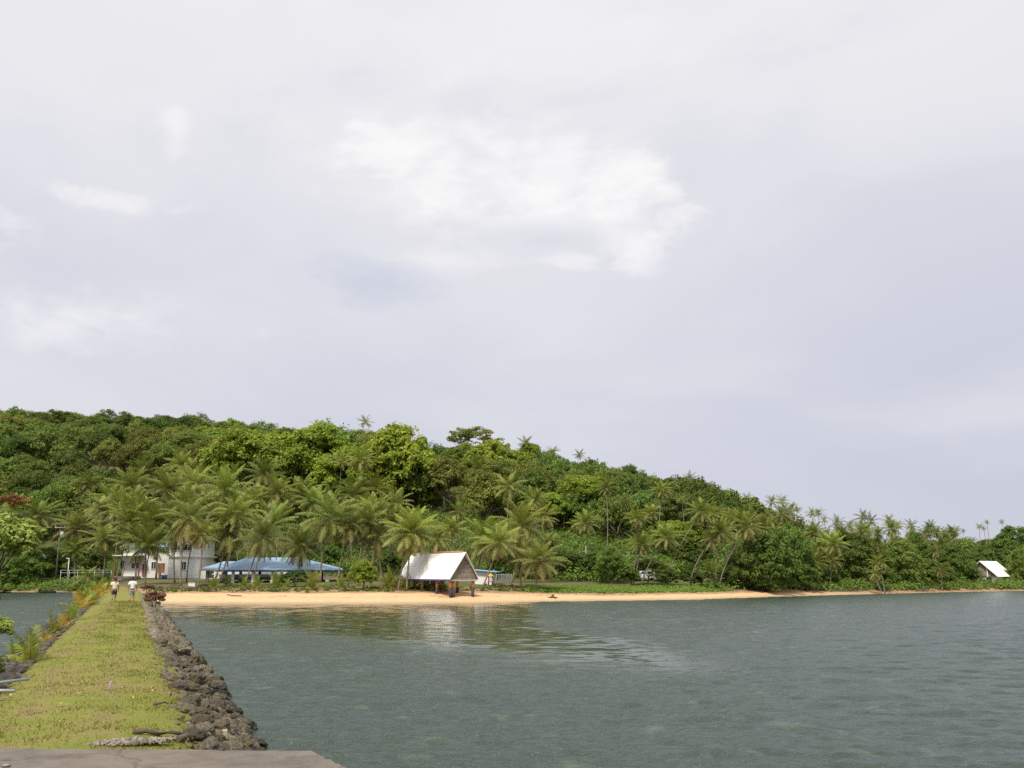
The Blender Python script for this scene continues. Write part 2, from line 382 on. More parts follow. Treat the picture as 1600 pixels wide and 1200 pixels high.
def water_material():
    m, nt, nd, lk, b = new_mat('lagoon_water')
    geo = nd.new('ShaderNodeNewGeometry').outputs['Position']
    sep = nd.new('ShaderNodeSeparateXYZ'); lk.new(geo, sep.inputs[0])
    X, Y = sep.outputs[0], sep.outputs[1]
    n_l = noisen(nt, geo, .045, 4, .55); n_m = noisen(nt, geo, .22, 4, .6)
    wob = mathn(nt, 'MULTIPLY', mathn(nt, 'SUBTRACT', n_m, .5), 9.)
    # the sheltered, smoother patch in the lee of the beach
    f1 = mathn(nt, 'ADD', mathn(nt, 'SUBTRACT', Y, mathn(nt, 'MULTIPLY_ADD', X, -1.25, 36.)), wob)
    lee1 = smoothn(nt, f1, -5, 6)
    f2 = mathn(nt, 'ADD', mathn(nt, 'SUBTRACT', mathn(nt, 'MULTIPLY_ADD', mathn(nt, 'MAXIMUM', mathn(nt, 'SUBTRACT', 56., Y), 0.), .45, 2.4), X), mathn(nt, 'MULTIPLY', wob, .35))
    lee2 = smoothn(nt, f2, -1.2, 1.6)
    calm = mathn(nt, 'MULTIPLY', mathn(nt, 'MULTIPLY', lee1, lee2), mathn(nt, 'MULTIPLY', mathn(nt, 'MULTIPLY', smoothn(nt, Y, 28, 34), smoothn(nt, mathn(nt, 'MULTIPLY_ADD', Y, .385, X), 1., 3.)), smoothn(nt, X, 9, 5)))
    # pale coral and sand patches seen through shallow water
    mp = nd.new('ShaderNodeMapping'); mp.inputs['Scale'].default_value = (.85, .7, 1); lk.new(geo, mp.inputs['Vector'])
    spots = smoothn(nt, noisen(nt, mp.outputs[0], 1., 3, .5, .4), .60, .74)
    base = mixc(nt, n_l, (.032, .052, .041), (.043, .065, .05))
    base = mixc(nt, mathn(nt, 'MULTIPLY', spots, .85), base, (.085, .115, .08))
    lk.new(base, b.inputs['Base Color'])
    b.inputs['IOR'].default_value = 1.33
    lk.new(mathn(nt, 'MULTIPLY_ADD', calm, -.14, .20), b.inputs['Roughness'])
    # ripples
    mp1 = nd.new('ShaderNodeMapping'); mp1.inputs['Scale'].default_value = (1., 1.5, 1); mp1.inputs['Rotation'].default_value = (0, 0, R(14)); lk.new(geo, mp1.inputs['Vector'])
    w1 = noisen(nt, mp1.outputs[0], 3.6, 3, .55, .6); w2 = noisen(nt, mp1.outputs[0], 9., 3, .6, .3)
    h = mathn(nt, 'ADD', mathn(nt, 'MULTIPLY', w1, .16), mathn(nt, 'MULTIPLY', w2, .08))
    bn = nd.new('ShaderNodeBump'); bn.inputs['Distance'].default_value = .55
    lk.new(mathn(nt, 'MULTIPLY_ADD', calm, -.98, 1.05), bn.inputs['Strength'])
    lk.new(h, bn.inputs['Height']); lk.new(bn.outputs[0], b.inputs['Normal'])
    return m
M['water'] = water_material()

# ------------------------------------------------------------------ sky, sun, camera
SUN_EL, SUN_AZ = R(55), R(205)        # azimuth clockwise from +Y: behind the camera, a little to the left
def make_world():
    w = bpy.data.worlds.new('World'); sc.world = w; w.use_nodes = True
    nt = w.node_tree; nd = nt.nodes; lk = nt.links
    bg = nd['Background']
    sky = nd.new('ShaderNodeTexSky'); sky.sky_type = 'NISHITA'; sky.sun_disc = False
    sky.sun_elevation = SUN_EL; sky.sun_rotation = SUN_AZ
    tc = nd.new('ShaderNodeTexCoord').outputs['Generated']
    sep = nd.new('ShaderNodeSeparateXYZ'); lk.new(tc, sep.inputs[0])
    x, y, z = sep.outputs
    az = mathn(nt, 'ARCTAN2', x, y); el = mathn(nt, 'ARCSINE', z)
    comb = nd.new('ShaderNodeCombineXYZ')
    lk.new(mathn(nt, 'MULTIPLY', az, 1.), comb.inputs[0]); lk.new(mathn(nt, 'MULTIPLY', el, 2.1), comb.inputs[1]); 
    v = comb.outputs[0]
    nbig = noisen(nt, v, 2.3, 5, .5, .4); nmid = noisen(nt, v, 6.5, 6, .55, .5); nfin = noisen(nt, v, 17, 6, .6, .3)
    # overcast sheet: lighter overhead, lilac grey lower down
    t = smoothn(nt, el, R(0), R(36))
    o = mixc(nt, t, (5.3, 5.4, 6.2), (7.6, 7.55, 7.7))
    r = mathn(nt, 'MULTIPLY', smoothn(nt, az, R(2), R(30)), smoothn(nt, el, R(28), R(3)))
    o = mixc(nt, mathn(nt, 'MULTIPLY', r, .8), o, (4.75, 4.9, 5.85))
    o = mixc(nt, mathn(nt, 'MULTIPLY', smoothn(nt, nbig, .42, .66), .5), o, (7.0, 6.95, 7.15))
    o = mixc(nt, mathn(nt, 'MULTIPLY', smoothn(nt, nbig, .52, .30), .45), o, (5.4, 5.5, 6.25))
    def blob(px, py, rx, ry, lo, hi, col, amt, tilt=0, nz=nmid):
        a, bb = ray(px, py)
        d = Vector((a, 1, bb)).normalized()
        az0 = math.atan2(d.x, d.y); el0 = math.asin(d.z)
        dx = mathn(nt, 'DIVIDE', mathn(nt, 'SUBTRACT', az, az0), rx/1500.); dy0 = mathn(nt, 'DIVIDE', mathn(nt, 'SUBTRACT', el, el0), ry/1500.)
        dy = mathn(nt, 'ADD', dy0, mathn(nt, 'MULTIPLY', dx, tilt))
        q = mathn(nt, 'ADD', mathn(nt, 'MULTIPLY', dx, dx), mathn(nt, 'MULTIPLY', dy, dy))
        q = mathn(nt, 'ADD', mathn(nt, 'SUBTRACT', 1., mathn(nt, 'SQRT', q)), mathn(nt, 'MULTIPLY', mathn(nt, 'ADD', mathn(nt, 'MULTIPLY', mathn(nt, 'SUBTRACT', nz, .5), 2.2), mathn(nt, 'MULTIPLY', mathn(nt, 'SUBTRACT', nfin, .5), 1.6)), 1.))
        return smoothn(nt, q, lo, hi, 0, amt), col
    white = (8.6, 8.5, 8.4)
    for bl in (blob(800, 285, 280, 95, -.3, 1.0, white, .9, .36), blob(980, 330, 120, 85, -.1, .9, white, .6),
               blob(600, 240, 90, 60, .15, .9, white, .55), blob(150, 308, 105, 18, -.2, 1.2, white, .5, 0, nfin),
               blob(275, 205, 34, 60, .1, 1.2, white, .55, 0, nmid), blob(8, 352, 45, 30, -.2, 1.2, white, .5, 0, nfin),
               blob(100, 495, 190, 60, -.1, 1.1, white, .55), blob(700, 405, 160, 30, -.1, 1.1, white, .4, 0, nmid),
               blob(905, 408, 60, 18, -.1, 1.1, white, .4, 0, nfin), blob(1000, 400, 70, 60, .1, .8, white, .35),
               blob(560, 438, 130, 45, -.2, 1.0, (5.0, 5.4, 6.3), .7), blob(850, 372, 140, 32, -.2, 1., (5.6, 5.75, 6.5), .5),
               blob(900, 60, 500, 90, .0, 1., (8.0, 7.9, 7.8), .35)):
        o = mixc(nt, bl[0], o, bl[1])
    o = mixc(nt, .95, sky.outputs[0], o)          # cloud sheet over the clear sky
    lk.new(o, bg.inputs['Color']); bg.inputs['Strength'].default_value = .1
make_world()
sun = bpy.data.lights.new('sun', 'SUN'); sun.energy = 3.5; sun.angle = R(9); sun.color = (1, .93, .80)
so = bpy.data.objects.new('sun', sun); C.objects.link(so)
sd = Vector((math.sin(SUN_AZ)*math.cos(SUN_EL), math.cos(SUN_AZ)*math.cos(SUN_EL), math.sin(SUN_EL)))
so.rotation_euler = sd.to_track_quat('Z', 'Y').to_euler(); so.location = sd*200
cam = bpy.data.cameras.new('camera'); co = bpy.data.objects.new('camera', cam); C.objects.link(co)
cam.sensor_fit = 'HORIZONTAL'; cam.sensor_width = 36; cam.lens = FPX/1600*36; cam.clip_end = 9000; cam.clip_start = .1
co.location = (0, 0, CH); co.rotation_euler = (PI/2+PITCH, 0, 0); sc.camera = co
sc.view_settings.view_transform = 'Standard'; sc.view_settings.look = 'None'; sc.view_settings.exposure = .25; sc.view_settings.gamma = 1
sc.cycles.max_bounces = 6; sc.cycles.transparent_max_bounces = 8; sc.cycles.caustics_reflective = False; sc.cycles.caustics_refractive = False
sc.cycles.use_denoising = False; sc.cycles.sample_clamp_indirect = 3; sc.cycles.sample_clamp_direct = 12

# ------------------------------------------------------------------ water and land
def build_water():
    """open water: real small waves where they can be seen, a flat sheet to the horizon round them"""
    us = np.arange(-.74, .741, .0032)
    Ds = [7.]
    while Ds[-1] < 215: Ds.append(Ds[-1]*1.0027)
    Ds = np.array(Ds)
    Dg, ug = np.meshgrid(Ds, us, indexing='ij'); X = ug*Dg; Y = Dg
    g = np.random.default_rng(12); Z = np.zeros_like(X)
    gust = .5+.2*np.sin(X*.11+1.3*np.sin(Y*.05)+.4)*np.sin(Y*.083+.9*np.sin(X*.06))
    lee = 1/(1+np.exp(-(Y+1.25*X-36+4*np.sin(X*.5)+3*np.sin(X*.21+Y*.1))/2.5))/(1+np.exp((X-2.4-.45*np.maximum(0, 56-Y)+1.5*np.sin(Y*.3))/.8))
    lee = lee/(1+np.exp(-(X+.385*Y-2.)/.6))/(1+np.exp(-(Y-31)/1.5))/(1+np.exp((X-4.5+2*np.sin(Y*.7))/1.2))
    amp = (1-.58*lee)*(.60+.3*gust)
    for i in range(34):
        lam = .22*(1.074**i)*g.uniform(.93, 1.07)
        th = g.normal(R(-105), .55)
        kx, ky = 2*PI/lam*math.cos(th), 2*PI/lam*math.sin(th)
        res = np.clip((lam/(Dg*.0035)-2.)/1.5, 0, 1)
        sl = .046*(lam/1.)**-.35 if lam > .5 else .055
        ph = kx*X+ky*Y+g.uniform(0, 6.28)+.8*np.sin(.35*X+.21*Y+i)
        Z += res*sl*lam/(2*PI)*np.sin(ph)
    Z *= amp
    n = len(us); V = np.stack([X, Y, Z], -1).reshape(-1, 3)
    ii, jj = np.meshgrid(np.arange(len(Ds)-1), np.arange(n-1), indexing='ij'); a = (ii*n+jj).ravel()
    F = np.stack([a, a+1, a+n+1, a+n], 1)
    S = 640; k = len(V)
    V = np.concatenate([V, [(-S, -90, -.2), (S, -90, -.2), (S, S, -.2), (-S, S, -.2)]]); F = np.concatenate([F, [(k, k+1, k+2, k+3)]])
    tag(link('water', np_mesh('water', V, F, M['water'], None, True)), kind='structure')
build_water()
def build_land():
    us = np.arange(-.86, .861, .006)
    offs = list(np.arange(-13, 50, 1.4)) + list(np.arange(52, 420, 5.))
    V, inl, fw = [], [], []
    for d in offs:
        for u in us:
            Y = Ysh(u)+d; X = u*Y
            z = G(X, Y)
            if 1 < d < 40: z += .09*mnoise.noise(Vector((X*.5, Y*.5, 0)))
            V.append((X, Y, z)); inl.append(d-SANDW(u)); fw.append(d)
    n = len(us); F = []
    for i in range(len(offs)-1):
        for j in range(n-1):
            a = i*n+j; F.append((a, a+1, a+n+1, a+n))
    tag(link('ground', np_mesh('ground', V, F, M['ground'], {'inland': inl, 'fromwater': fw}, True)), kind='structure')
build_land()
# causeway
CSL = -.385
def cw(D, c): return D*CSL + c
CWZ = 1.04
cs_off = [-6.2, -5.2, -4.2, -3.2, -2.5, -2.1, -1.6, -1.1, -.6, -.1, .25, .5, .75, 1.0, 1.4, 1.9, 2.4, 3.0, 3.6]
cs_z = [-1.4, -.55, .0, .5, .85, 1.0, 1.04, 1.06, 1.07, 1.06, 1.05, 1.03, .98, .86, .62, .32, .0, -.5, -1.3]
def cwz(c): return float(np.interp(c, cs_off, cs_z))
def widen(D, c): return c - (.011*(D-15) if c < -1 and D > 15 else 0)*min(1, (-c-1)/1.)
def build_causeway():
    Ds = list(np.arange(9.2, 30, .35)) + list(np.arange(30, 160, 1.5))
    V, E, A = [], [], []
    for D in Ds:
        for c, z in zip(cs_off, cs_z):
            cc = widen(D, c)
            j = .16*mnoise.noise(Vector((cc*1.2, D*1.2, 4)))*(1 if abs(c+.7) > 1.6 else .15)
            edge = max((-2.1-c), (c-1.12))
            V.append((cw(D, cc), D, z+j)); E.append(edge); A.append(c)
    n = len(cs_off)
    F = [(i*n+j, i*n+j+1, (i+1)*n+j+1, (i+1)*n+j) for i in range(len(Ds)-1) for j in range(n-1)]
    tag(link('path', np_mesh('path', V, F, M['grass'], {'edge': E, 'across': A}, True)), kind='structure')
    # grass blades: nobody could count them
    g = np.random.default_rng(3)
    N = 60000
    D = 9.8 + 64*g.random(N)**2.1
    c = g.uniform(-2.3, 1.02, N)
    c = np.where(c < -1, c-.011*np.maximum(0, D-15)*np.minimum(1, -c-1), c)
    keep = np.array([mnoise.noise(Vector((D[i]*.45, c[i]*1.3, 9)))*.7 + mnoise.noise(Vector((D[i]*2.1, c[i]*2.6, 5)))*.6 + g.normal()*.4 > .05 for i in range(N)])
    D, c = D[keep], c[keep]; N = len(D)
    z = np.interp(c, cs_off, cs_z)
    base = np.stack([D*CSL+c, D, z-.01], 1)
    a = g.uniform(0, 2*PI, N); h = g.uniform(.015, .045, N)*(1+D/60); w = .006*(1+D/22)
    side = np.stack([np.cos(a)*w, np.sin(a)*w, np.zeros(N)], 1)
    lean = np.stack([g.normal(0, .6, N)*h, g.normal(0, .6, N)*h, h], 1)
    V = np.stack([base-side, base+side, base+lean], 1).reshape(-1, 3)
    F = np.arange(3*N).reshape(-1, 3)
    tag(link('grass', np_mesh('grass', V, F, M['blade'], {'tint': np.repeat(g.random(N), 3)})),
        'short yellow-green grass growing along the top of the causeway', 'grass', kind='stuff')
build_causeway()
# pier slab in the foreground
crack_pier(M['pier'])
def build_pier():
    zt = 1.45
    k = -(zt-CH)
    a1, b1 = ray(0, 1168); a2, b2 = ray(488, 1172.5); a3, b3 = ray(545, 1200)
    p1 = (a1*k/-b1, k/-b1); p2 = (a2*k/-b2, k/-b2); p3 = (a3*k/-b3, k/-b3)
    dx, dy = p3[0]-p2[0], p3[1]-p2[1]
    pts = [(p1[0]*2.5-p2[0]*1.5, p1[1]*2.5-p2[1]*1.5), p2, p3, (p3[0]+dx*6, p3[1]+dy*6), (p3[0]+dx*6+1, -8), (-16, -8)]
    gq = random.Random(4); fine = []
    for i, (x, y) in enumerate(pts):                     # chipped lip along the far and the right edge
        fine.append((x, y)); n_ = {0: 90, 1: 14}.get(i, 0); q = pts[(i+1) % len(pts)]
        for k in range(1, n_): fine.append((lerp(x, q[0], k/n_)+gq.gauss(0, .008), lerp(y, q[1], k/n_)-abs(gq.gauss(0, .012))-(gq.random() < .06)*.05))
    pts = fine
    bm = bmesh.new()
    f = bm.faces.new([bm.verts.new((x, y, zt)) for x, y in pts])
    r = bmesh.ops.extrude_face_region(bm, geom=[f])
    for v in r['geom']:
        if isinstance(v, bmesh.types.BMVert): v.co.z = -1.2
    bmesh.ops.recalc_face_normals(bm, faces=bm.faces)
    top = [e for e in bm.edges if all(abs(v.co.z-zt) < 1e-4 for v in e.verts)]
    bmesh.ops.bevel(bm, geom=top, offset=.012, segments=2, affect='EDGES')
    me = bpy.data.meshes.new('pier'); bm.to_mesh(me); bm.free(); me.materials.append(M['pier'])
    tag(link('pavement', me), kind='structure')
build_pier()

# ------------------------------------------------------------------ rocks
def rock_mesh(seed, m):
    bm = bmesh.new(); bmesh.ops.create_icosphere(bm, subdivisions=4, radius=1)
    o = Vector((seed*7.3, seed*3.1, seed*1.7)); g = random.Random(seed)
    s = Vector((g.uniform(.8, 1.35), g.uniform(.7, 1.1), g.uniform(.55, .85)))
    for v in bm.verts:
        p = v.co.copy()
        d = 1 + .38*mnoise.noise(p*1.1+o) + .22*mnoise.noise(p*2.6+o) + .12*mnoise.noise(p*6+o) + .06*mnoise.noise(p*13+o)
        cell = mnoise.voronoi(p*2.2+o)[0][0]
        d -= .22*max(0, .35-cell)
        v.co = Vector((p.x*s.x, p.y*s.y, p.z*s.z))*d
    for f in bm.faces: f.smooth = False
    me = bpy.data.meshes.new('rock'); bm.to_mesh(me); bm.free(); me.materials.append(m)
    return me
RK = [rock_mesh(i+1, M['rock']) for i in range(9)]
RKD = [rock_mesh(i+20, M['rock_dark']) for i in range(5)]
def build_rocks():
    g = random.Random(11)
    placed = []
    tries = 0
    while len(placed) < 209 and tries < 20000:
        tries += 1
        D = 10.2 + 26*g.random()**1.5
        c = g.uniform(1.1, 2.45) if g.random() < .93 else g.uniform(.9, 1.1)
        s = g.choice((g.uniform(.11, .17), g.uniform(.15, .22), g.uniform(.17, .24), g.uniform(.2, .29)))*(1.0 if D < 25 else 1.2)
        if c < .9: s *= .6
        if c > 2.2: s *= 1.1
        if any(abs(D-q[0]) < (s+q[2])*.72 and (D-q[0])**2+(c-q[1])**2 < ((s+q[2])*.72)**2 for q in placed): continue
        placed.append((D, c, s))
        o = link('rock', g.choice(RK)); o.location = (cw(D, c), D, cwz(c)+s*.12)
        o.scale = (s, s, s*g.uniform(.8, 1.1)); o.rotation_euler = (g.uniform(-.4, .4), g.uniform(-.4, .4), g.uniform(0, 6.3))
        tag(o, 'grey-brown pitted coral rock in the bank on the causeway\'s right side', 'rock', 'coral rocks along the right bank of the causeway')
    placed = []; tries = 0
    while len(placed) < 90 and tries < 9000:
        tries += 1
        D = 15 + 45*g.random()**1.4
        c = g.uniform(-4.6, -2.35); s = g.uniform(.16, .36)
        if any((D-q[0])**2+(c-q[1])**2 < ((s+q[2])*.75)**2 for q in placed): continue
        placed.append((D, c, s))
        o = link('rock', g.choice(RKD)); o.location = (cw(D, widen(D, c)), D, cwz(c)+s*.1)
        o.scale = (s, s, s*.9); o.rotation_euler = (g.uniform(-.4, .4), g.uniform(-.4, .4), g.uniform(0, 6.3))
        tag(o, 'dark coral rock in the bank on the causeway\'s left side', 'rock', 'dark rocks along the left bank of the causeway')
    # the rest of the banks: small rubble nobody could count
    def rubble(name, seed, spec, meshes, label):
        gg = np.random.default_rng(seed)
        src = []
        for me in meshes:
            bm = bmesh.new(); bmesh.ops.create_icosphere(bm, subdivisions=2, radius=1)
            of = Vector((seed*2.2+len(src), 3.3, 1.1))
            for v in bm.verts:
                p = v.co.copy(); v.co = p*(1+.45*mnoise.noise(p*1.5+of)+.2*mnoise.noise(p*4+of)); v.co.z *= .7
            bm.verts.index_update()
            src.append((np.array([v.co[:] for v in bm.verts]), np.array([[v.index for v in f.verts] for f in bm.faces]))); bm.free()
        Vs, Fs, k = [], [], 0
        for (D, c, s) in spec(gg):
            v, f = src[gg.integers(len(src))]
            a = gg.uniform(0, 6.28); ca, sa = math.cos(a), math.sin(a)
            q = v*s*gg.uniform(.7, 1.3, 3); q = np.stack([q[:, 0]*ca-q[:, 1]*sa, q[:, 0]*sa+q[:, 1]*ca, q[:, 2]], 1)
            cc = widen(D, c)
            Vs.append(q+np.array([cw(D, cc), D, cwz(c)+s*.2])); Fs.append(f+k); k += len(v)
        o = link(name, np_mesh(name, np.concatenate(Vs), np.concatenate(Fs), meshes[0].materials[0]))
        tag(o, label, 'rubble', kind='stuff')
    def right_spec(gg):
        out = []
        for _ in range(2300):
            D = 9.9+36*gg.random()**1.4; c = gg.uniform(1.05, 2.5); out.append((D, c, gg.uniform(.04, .12)*(1 if c > .9 else .6)))
        for _ in range(3000):
            D = gg.uniform(32, 104); c = gg.uniform(.8, 2.5); out.append((D, c, gg.uniform(.09, .24)))
        for _ in range(260):
            D = 9.9+20*gg.random(); c = 1.15-abs(gg.normal(0, .2)); out.append((D, c, gg.uniform(.02, .06)))
        return out
    def left_spec(gg):
        out = []
        for _ in range(1400):
            D = 13+50*gg.random()**1.2; c = gg.uniform(-4.6, -2.25); out.append((D, c, gg.uniform(.05, .15)))
        for _ in range(800):
            D = gg.uniform(58, 140); c = gg.uniform(-4.8, -2.5); out.append((D, c, gg.uniform(.12, .3)))
        return out
    rubble('coral_rubble', 5, right_spec, RK[:4], 'small broken coral rubble filling the right bank of the causeway')
    rubble('dark_rubble', 6, left_spec, RKD[:4], 'small dark rubble filling the left bank of the causeway')
build_rocks()

# ------------------------------------------------------------------ foliage meshes
def leaf_quads(rng, cen, nor, size, aspect=.55):
    """rhombic leaves: centres, facing normals, lengths"""
    n = len(cen)
    nor = nor/np.maximum(1e-6, np.linalg.norm(nor, axis=1, keepdims=True))
    t = rng.normal(size=(n, 3)); t[:, 2] -= .5
    t -= nor*np.sum(t*nor, 1, keepdims=True); t /= np.maximum(1e-6, np.linalg.norm(t, axis=1, keepdims=True))
    s = np.cross(nor, t)
    L = size[:, None]
    droop = -nor*L*.12
    V = np.stack([cen-t*L*.5+droop, cen+s*L*aspect*.5-t*L*.05, cen+t*L*.5+droop, cen-s*L*aspect*.5-t*L*.05], 1).reshape(-1, 3)
    return V, np.arange(4*n).reshape(-1, 4)
def crown_mesh(name, seed, m, Rr, Hh, lobes, subs, per, leaf, up=.35, zmin=-.25, lobe_r=.42, open_=0., flat=1.):
    """crown of leaf clumps: lobes on a dome, sub-clumps on the lobes, leaves on the sub-clumps"""
    g = np.random.default_rng(seed)
    cen, nor, tint, sz = [], [], [], []
    for i in range(lobes):
        ph = i*2.399+g.normal(0, .3); zc = zmin+(1-zmin)*((i+.5)/lobes)**.85
        rr = math.sqrt(max(0, 1-min(1, abs(zc))**2))
        k = g.uniform(.55, .80)
        lc = np.array([math.cos(ph)*rr*Rr*k, math.sin(ph)*rr*Rr*k, zc*Hh*k])
        lr = Rr*lobe_r*g.uniform(.75, 1.2)
        lt = g.normal(0, .10)
        for j in range(subs):
            d = g.normal(size=3); d /= np.linalg.norm(d)
            if d[2] < -.25: d[2] = -d[2]
            c2 = lc+d*lr*np.array([1, 1, .75*flat])*g.uniform(.6, 1.)
            r2 = lr*g.uniform(.28, .5)
            if g.random() < open_: continue
            st = lt+g.normal(0, .12)
            dd = g.normal(size=(per, 3)); dd /= np.linalg.norm(dd, axis=1, keepdims=True)
            dd[:, 2] = np.where(dd[:, 2] < -.35, -dd[:, 2], dd[:, 2])
            rad = r2*g.uniform(.55, 1.08, per)[:, None]
            cen.append(c2+dd*rad*np.array([1, 1, .8*flat]))
            nn = dd+np.array([0, 0, up])+g.normal(0, .45, (per, 3)); nor.append(nn)
            tint.append(np.clip(.5+st+g.normal(0, .2, per), 0, 1)); sz.append(leaf*g.uniform(.6, 1.25, per))
    cen, nor, tint, sz = map(np.concatenate, (cen, nor, tint, sz))
    V, F = leaf_quads(g, cen, nor, sz)
    return np_mesh(name, V, F, m, {'tint': np.repeat(tint, 4)})
def limb_mesh(name, seed, Rr, Hh, m, n=6, r0=.3):
    """unit trunk of height 1 below the crown centre with limbs that reach into the crown"""
    g = random.Random(seed); mb = MB()
    top = Vector((g.uniform(-.3, .3), g.uniform(-.3, .3), 0))
    return mb, g, top
def trunk_for(seed, hc, Rr, m, n=6, r0=.28):
    g = random.Random(seed); mb = MB()
    fork = hc*.55
    pts = [Vector((0, 0, -.6))]
    x = y = 0
    for i in range(1, 5):
        x += g.uniform(-.15, .15); y += g.uniform(-.15, .15); pts.append(Vector((x, y, fork*i/4)))
    mb.tube(pts, [r0*1.35, r0*1.05, r0*.95, r0*.85, r0*.75], 8)
    for k in range(n):
        a = k*2*PI/n+g.uniform(-.3, .3); e = g.uniform(.35, .75)*Rr
        st = pts[-1]+Vector((0, 0, -g.uniform(0, .25)*fork))
        en = Vector((math.cos(a)*e, math.sin(a)*e, hc+g.uniform(-.05, .35)*Rr))
        mid = st.lerp(en, .5)+Vector((g.uniform(-.3, .3), g.uniform(-.3, .3), g.uniform(-.1, .5)))
        mb.tube([st, mid, en], [r0*.5, r0*.3, r0*.08], 6)
    return mb.mesh('trunk', m)
PROTO = {}
def protos():
    PROTO['forest'] = [crown_mesh('forest_crown', 100+i, M['leaf_forest'], 5.6+.5*(i % 3), 4.2+.3*(i % 2), 15+i, 12, 46, .52, .4) for i in range(6)]
    PROTO['bread'] = [crown_mesh('breadfruit_crown', 200+i, M['leaf_bright'], 6., 5.2, 26+2*i, 15, 50, .50, .45, -.6, .38) for i in range(3)]
    PROTO['airy'] = [crown_mesh('airy_crown', 300+i, M['leaf_forest'], 6., 2.6, 13, 11, 34, .40, .6, -.1, .34, .25, .6) for i in range(2)]
    PROTO['mangrove'] = [crown_mesh('shore_crown', 400+i, M['leaf_mangrove'], 5., 4.4, 20+i, 12, 52, .42, .35, -.85, .38) for i in range(4)]
    PROTO['shrub'] = [crown_mesh('shrub_crown', 500+i, M['leaf_shrub'], 1.5, 1.3, 11, 8, 34, .26, .4, -.7, .42) for i in range(3)]
    PROTO['lime'] = [crown_mesh('pale_crown', 600, M['leaf_lime'], 4.4, 3.4, 20, 10, 44, .58, .5, -.5, .4)]
    PROTO['rust'] = [crown_mesh('rust_crown', 610, M['leaf_rust'], 4., 2.6, 12, 8, 40, .45, .5, -.2, .4)]
    PROTO['red'] = [crown_mesh('red_brown_crown', 620, M['leaf_red'], .8, .5, 12, 9, 60, .10, .4, -.5, .42)]
    PROTO['dark'] = [crown_mesh('dark_crown', 630+i, M['leaf_mangrove'], 6.5, 4., 20, 13, 46, .45, .4, -.2, .36) for i in range(2)]
protos()
BASE_R = dict(forest=6, bread=6, airy=6, mangrove=5, shrub=1.5, lime=4.4, rust=4, red=.8, dark=6.5)
BASE_H = dict(forest=4.3, bread=5.2, airy=2.6, mangrove=4.4, shrub=1.3, lime=3.4, rust=2.6, red=.5, dark=4.)
TRUNK_CACHE = {}
tree_rng = random.Random(21)
def tree(name, kind, X, Y, zc, sr, sv, label, cat, group=None, var=None, trunk_name='trunk', r0=None):
    """zc: height of the crown's centre above the sea; sr, sv: crown radius and half height in metres"""
    zg = G(X, Y) if Y > 60 else None
    if zg is None: zg = 0
    zg = max(zg, -.2)
    hc = max(.35, zc-zg)
    e = empty(name, (X, Y, zg), tree_rng.uniform(0, 6.28), label, cat, group)
    L = PROTO[kind]; me = L[var % len(L)] if var is not None else tree_rng.choice(L)
    s = sr/BASE_R[kind]
    link('crown', me, e, (0, 0, hc), None, (s, s, sv/BASE_H[kind]))
    key = (round(hc), round(sr), kind)
    if key not in TRUNK_CACHE:
        TRUNK_CACHE[key] = trunk_for(len(TRUNK_CACHE)+1, hc, sr, M['bark'], 6, r0 or (.09 if kind == 'mangrove' else max(.04, .055*sr)))
    link(trunk_name, TRUNK_CACHE[key], e)
    return e
def tree_px(name, kind, px, py, rx, ry, Y, label, cat='tree', group=None, var=None):
    p = P(px, py, Y); k = Y/1500.
    return tree(name, kind, p.x, p.y, p.z, rx*k, ry*k, label, cat, group, var)

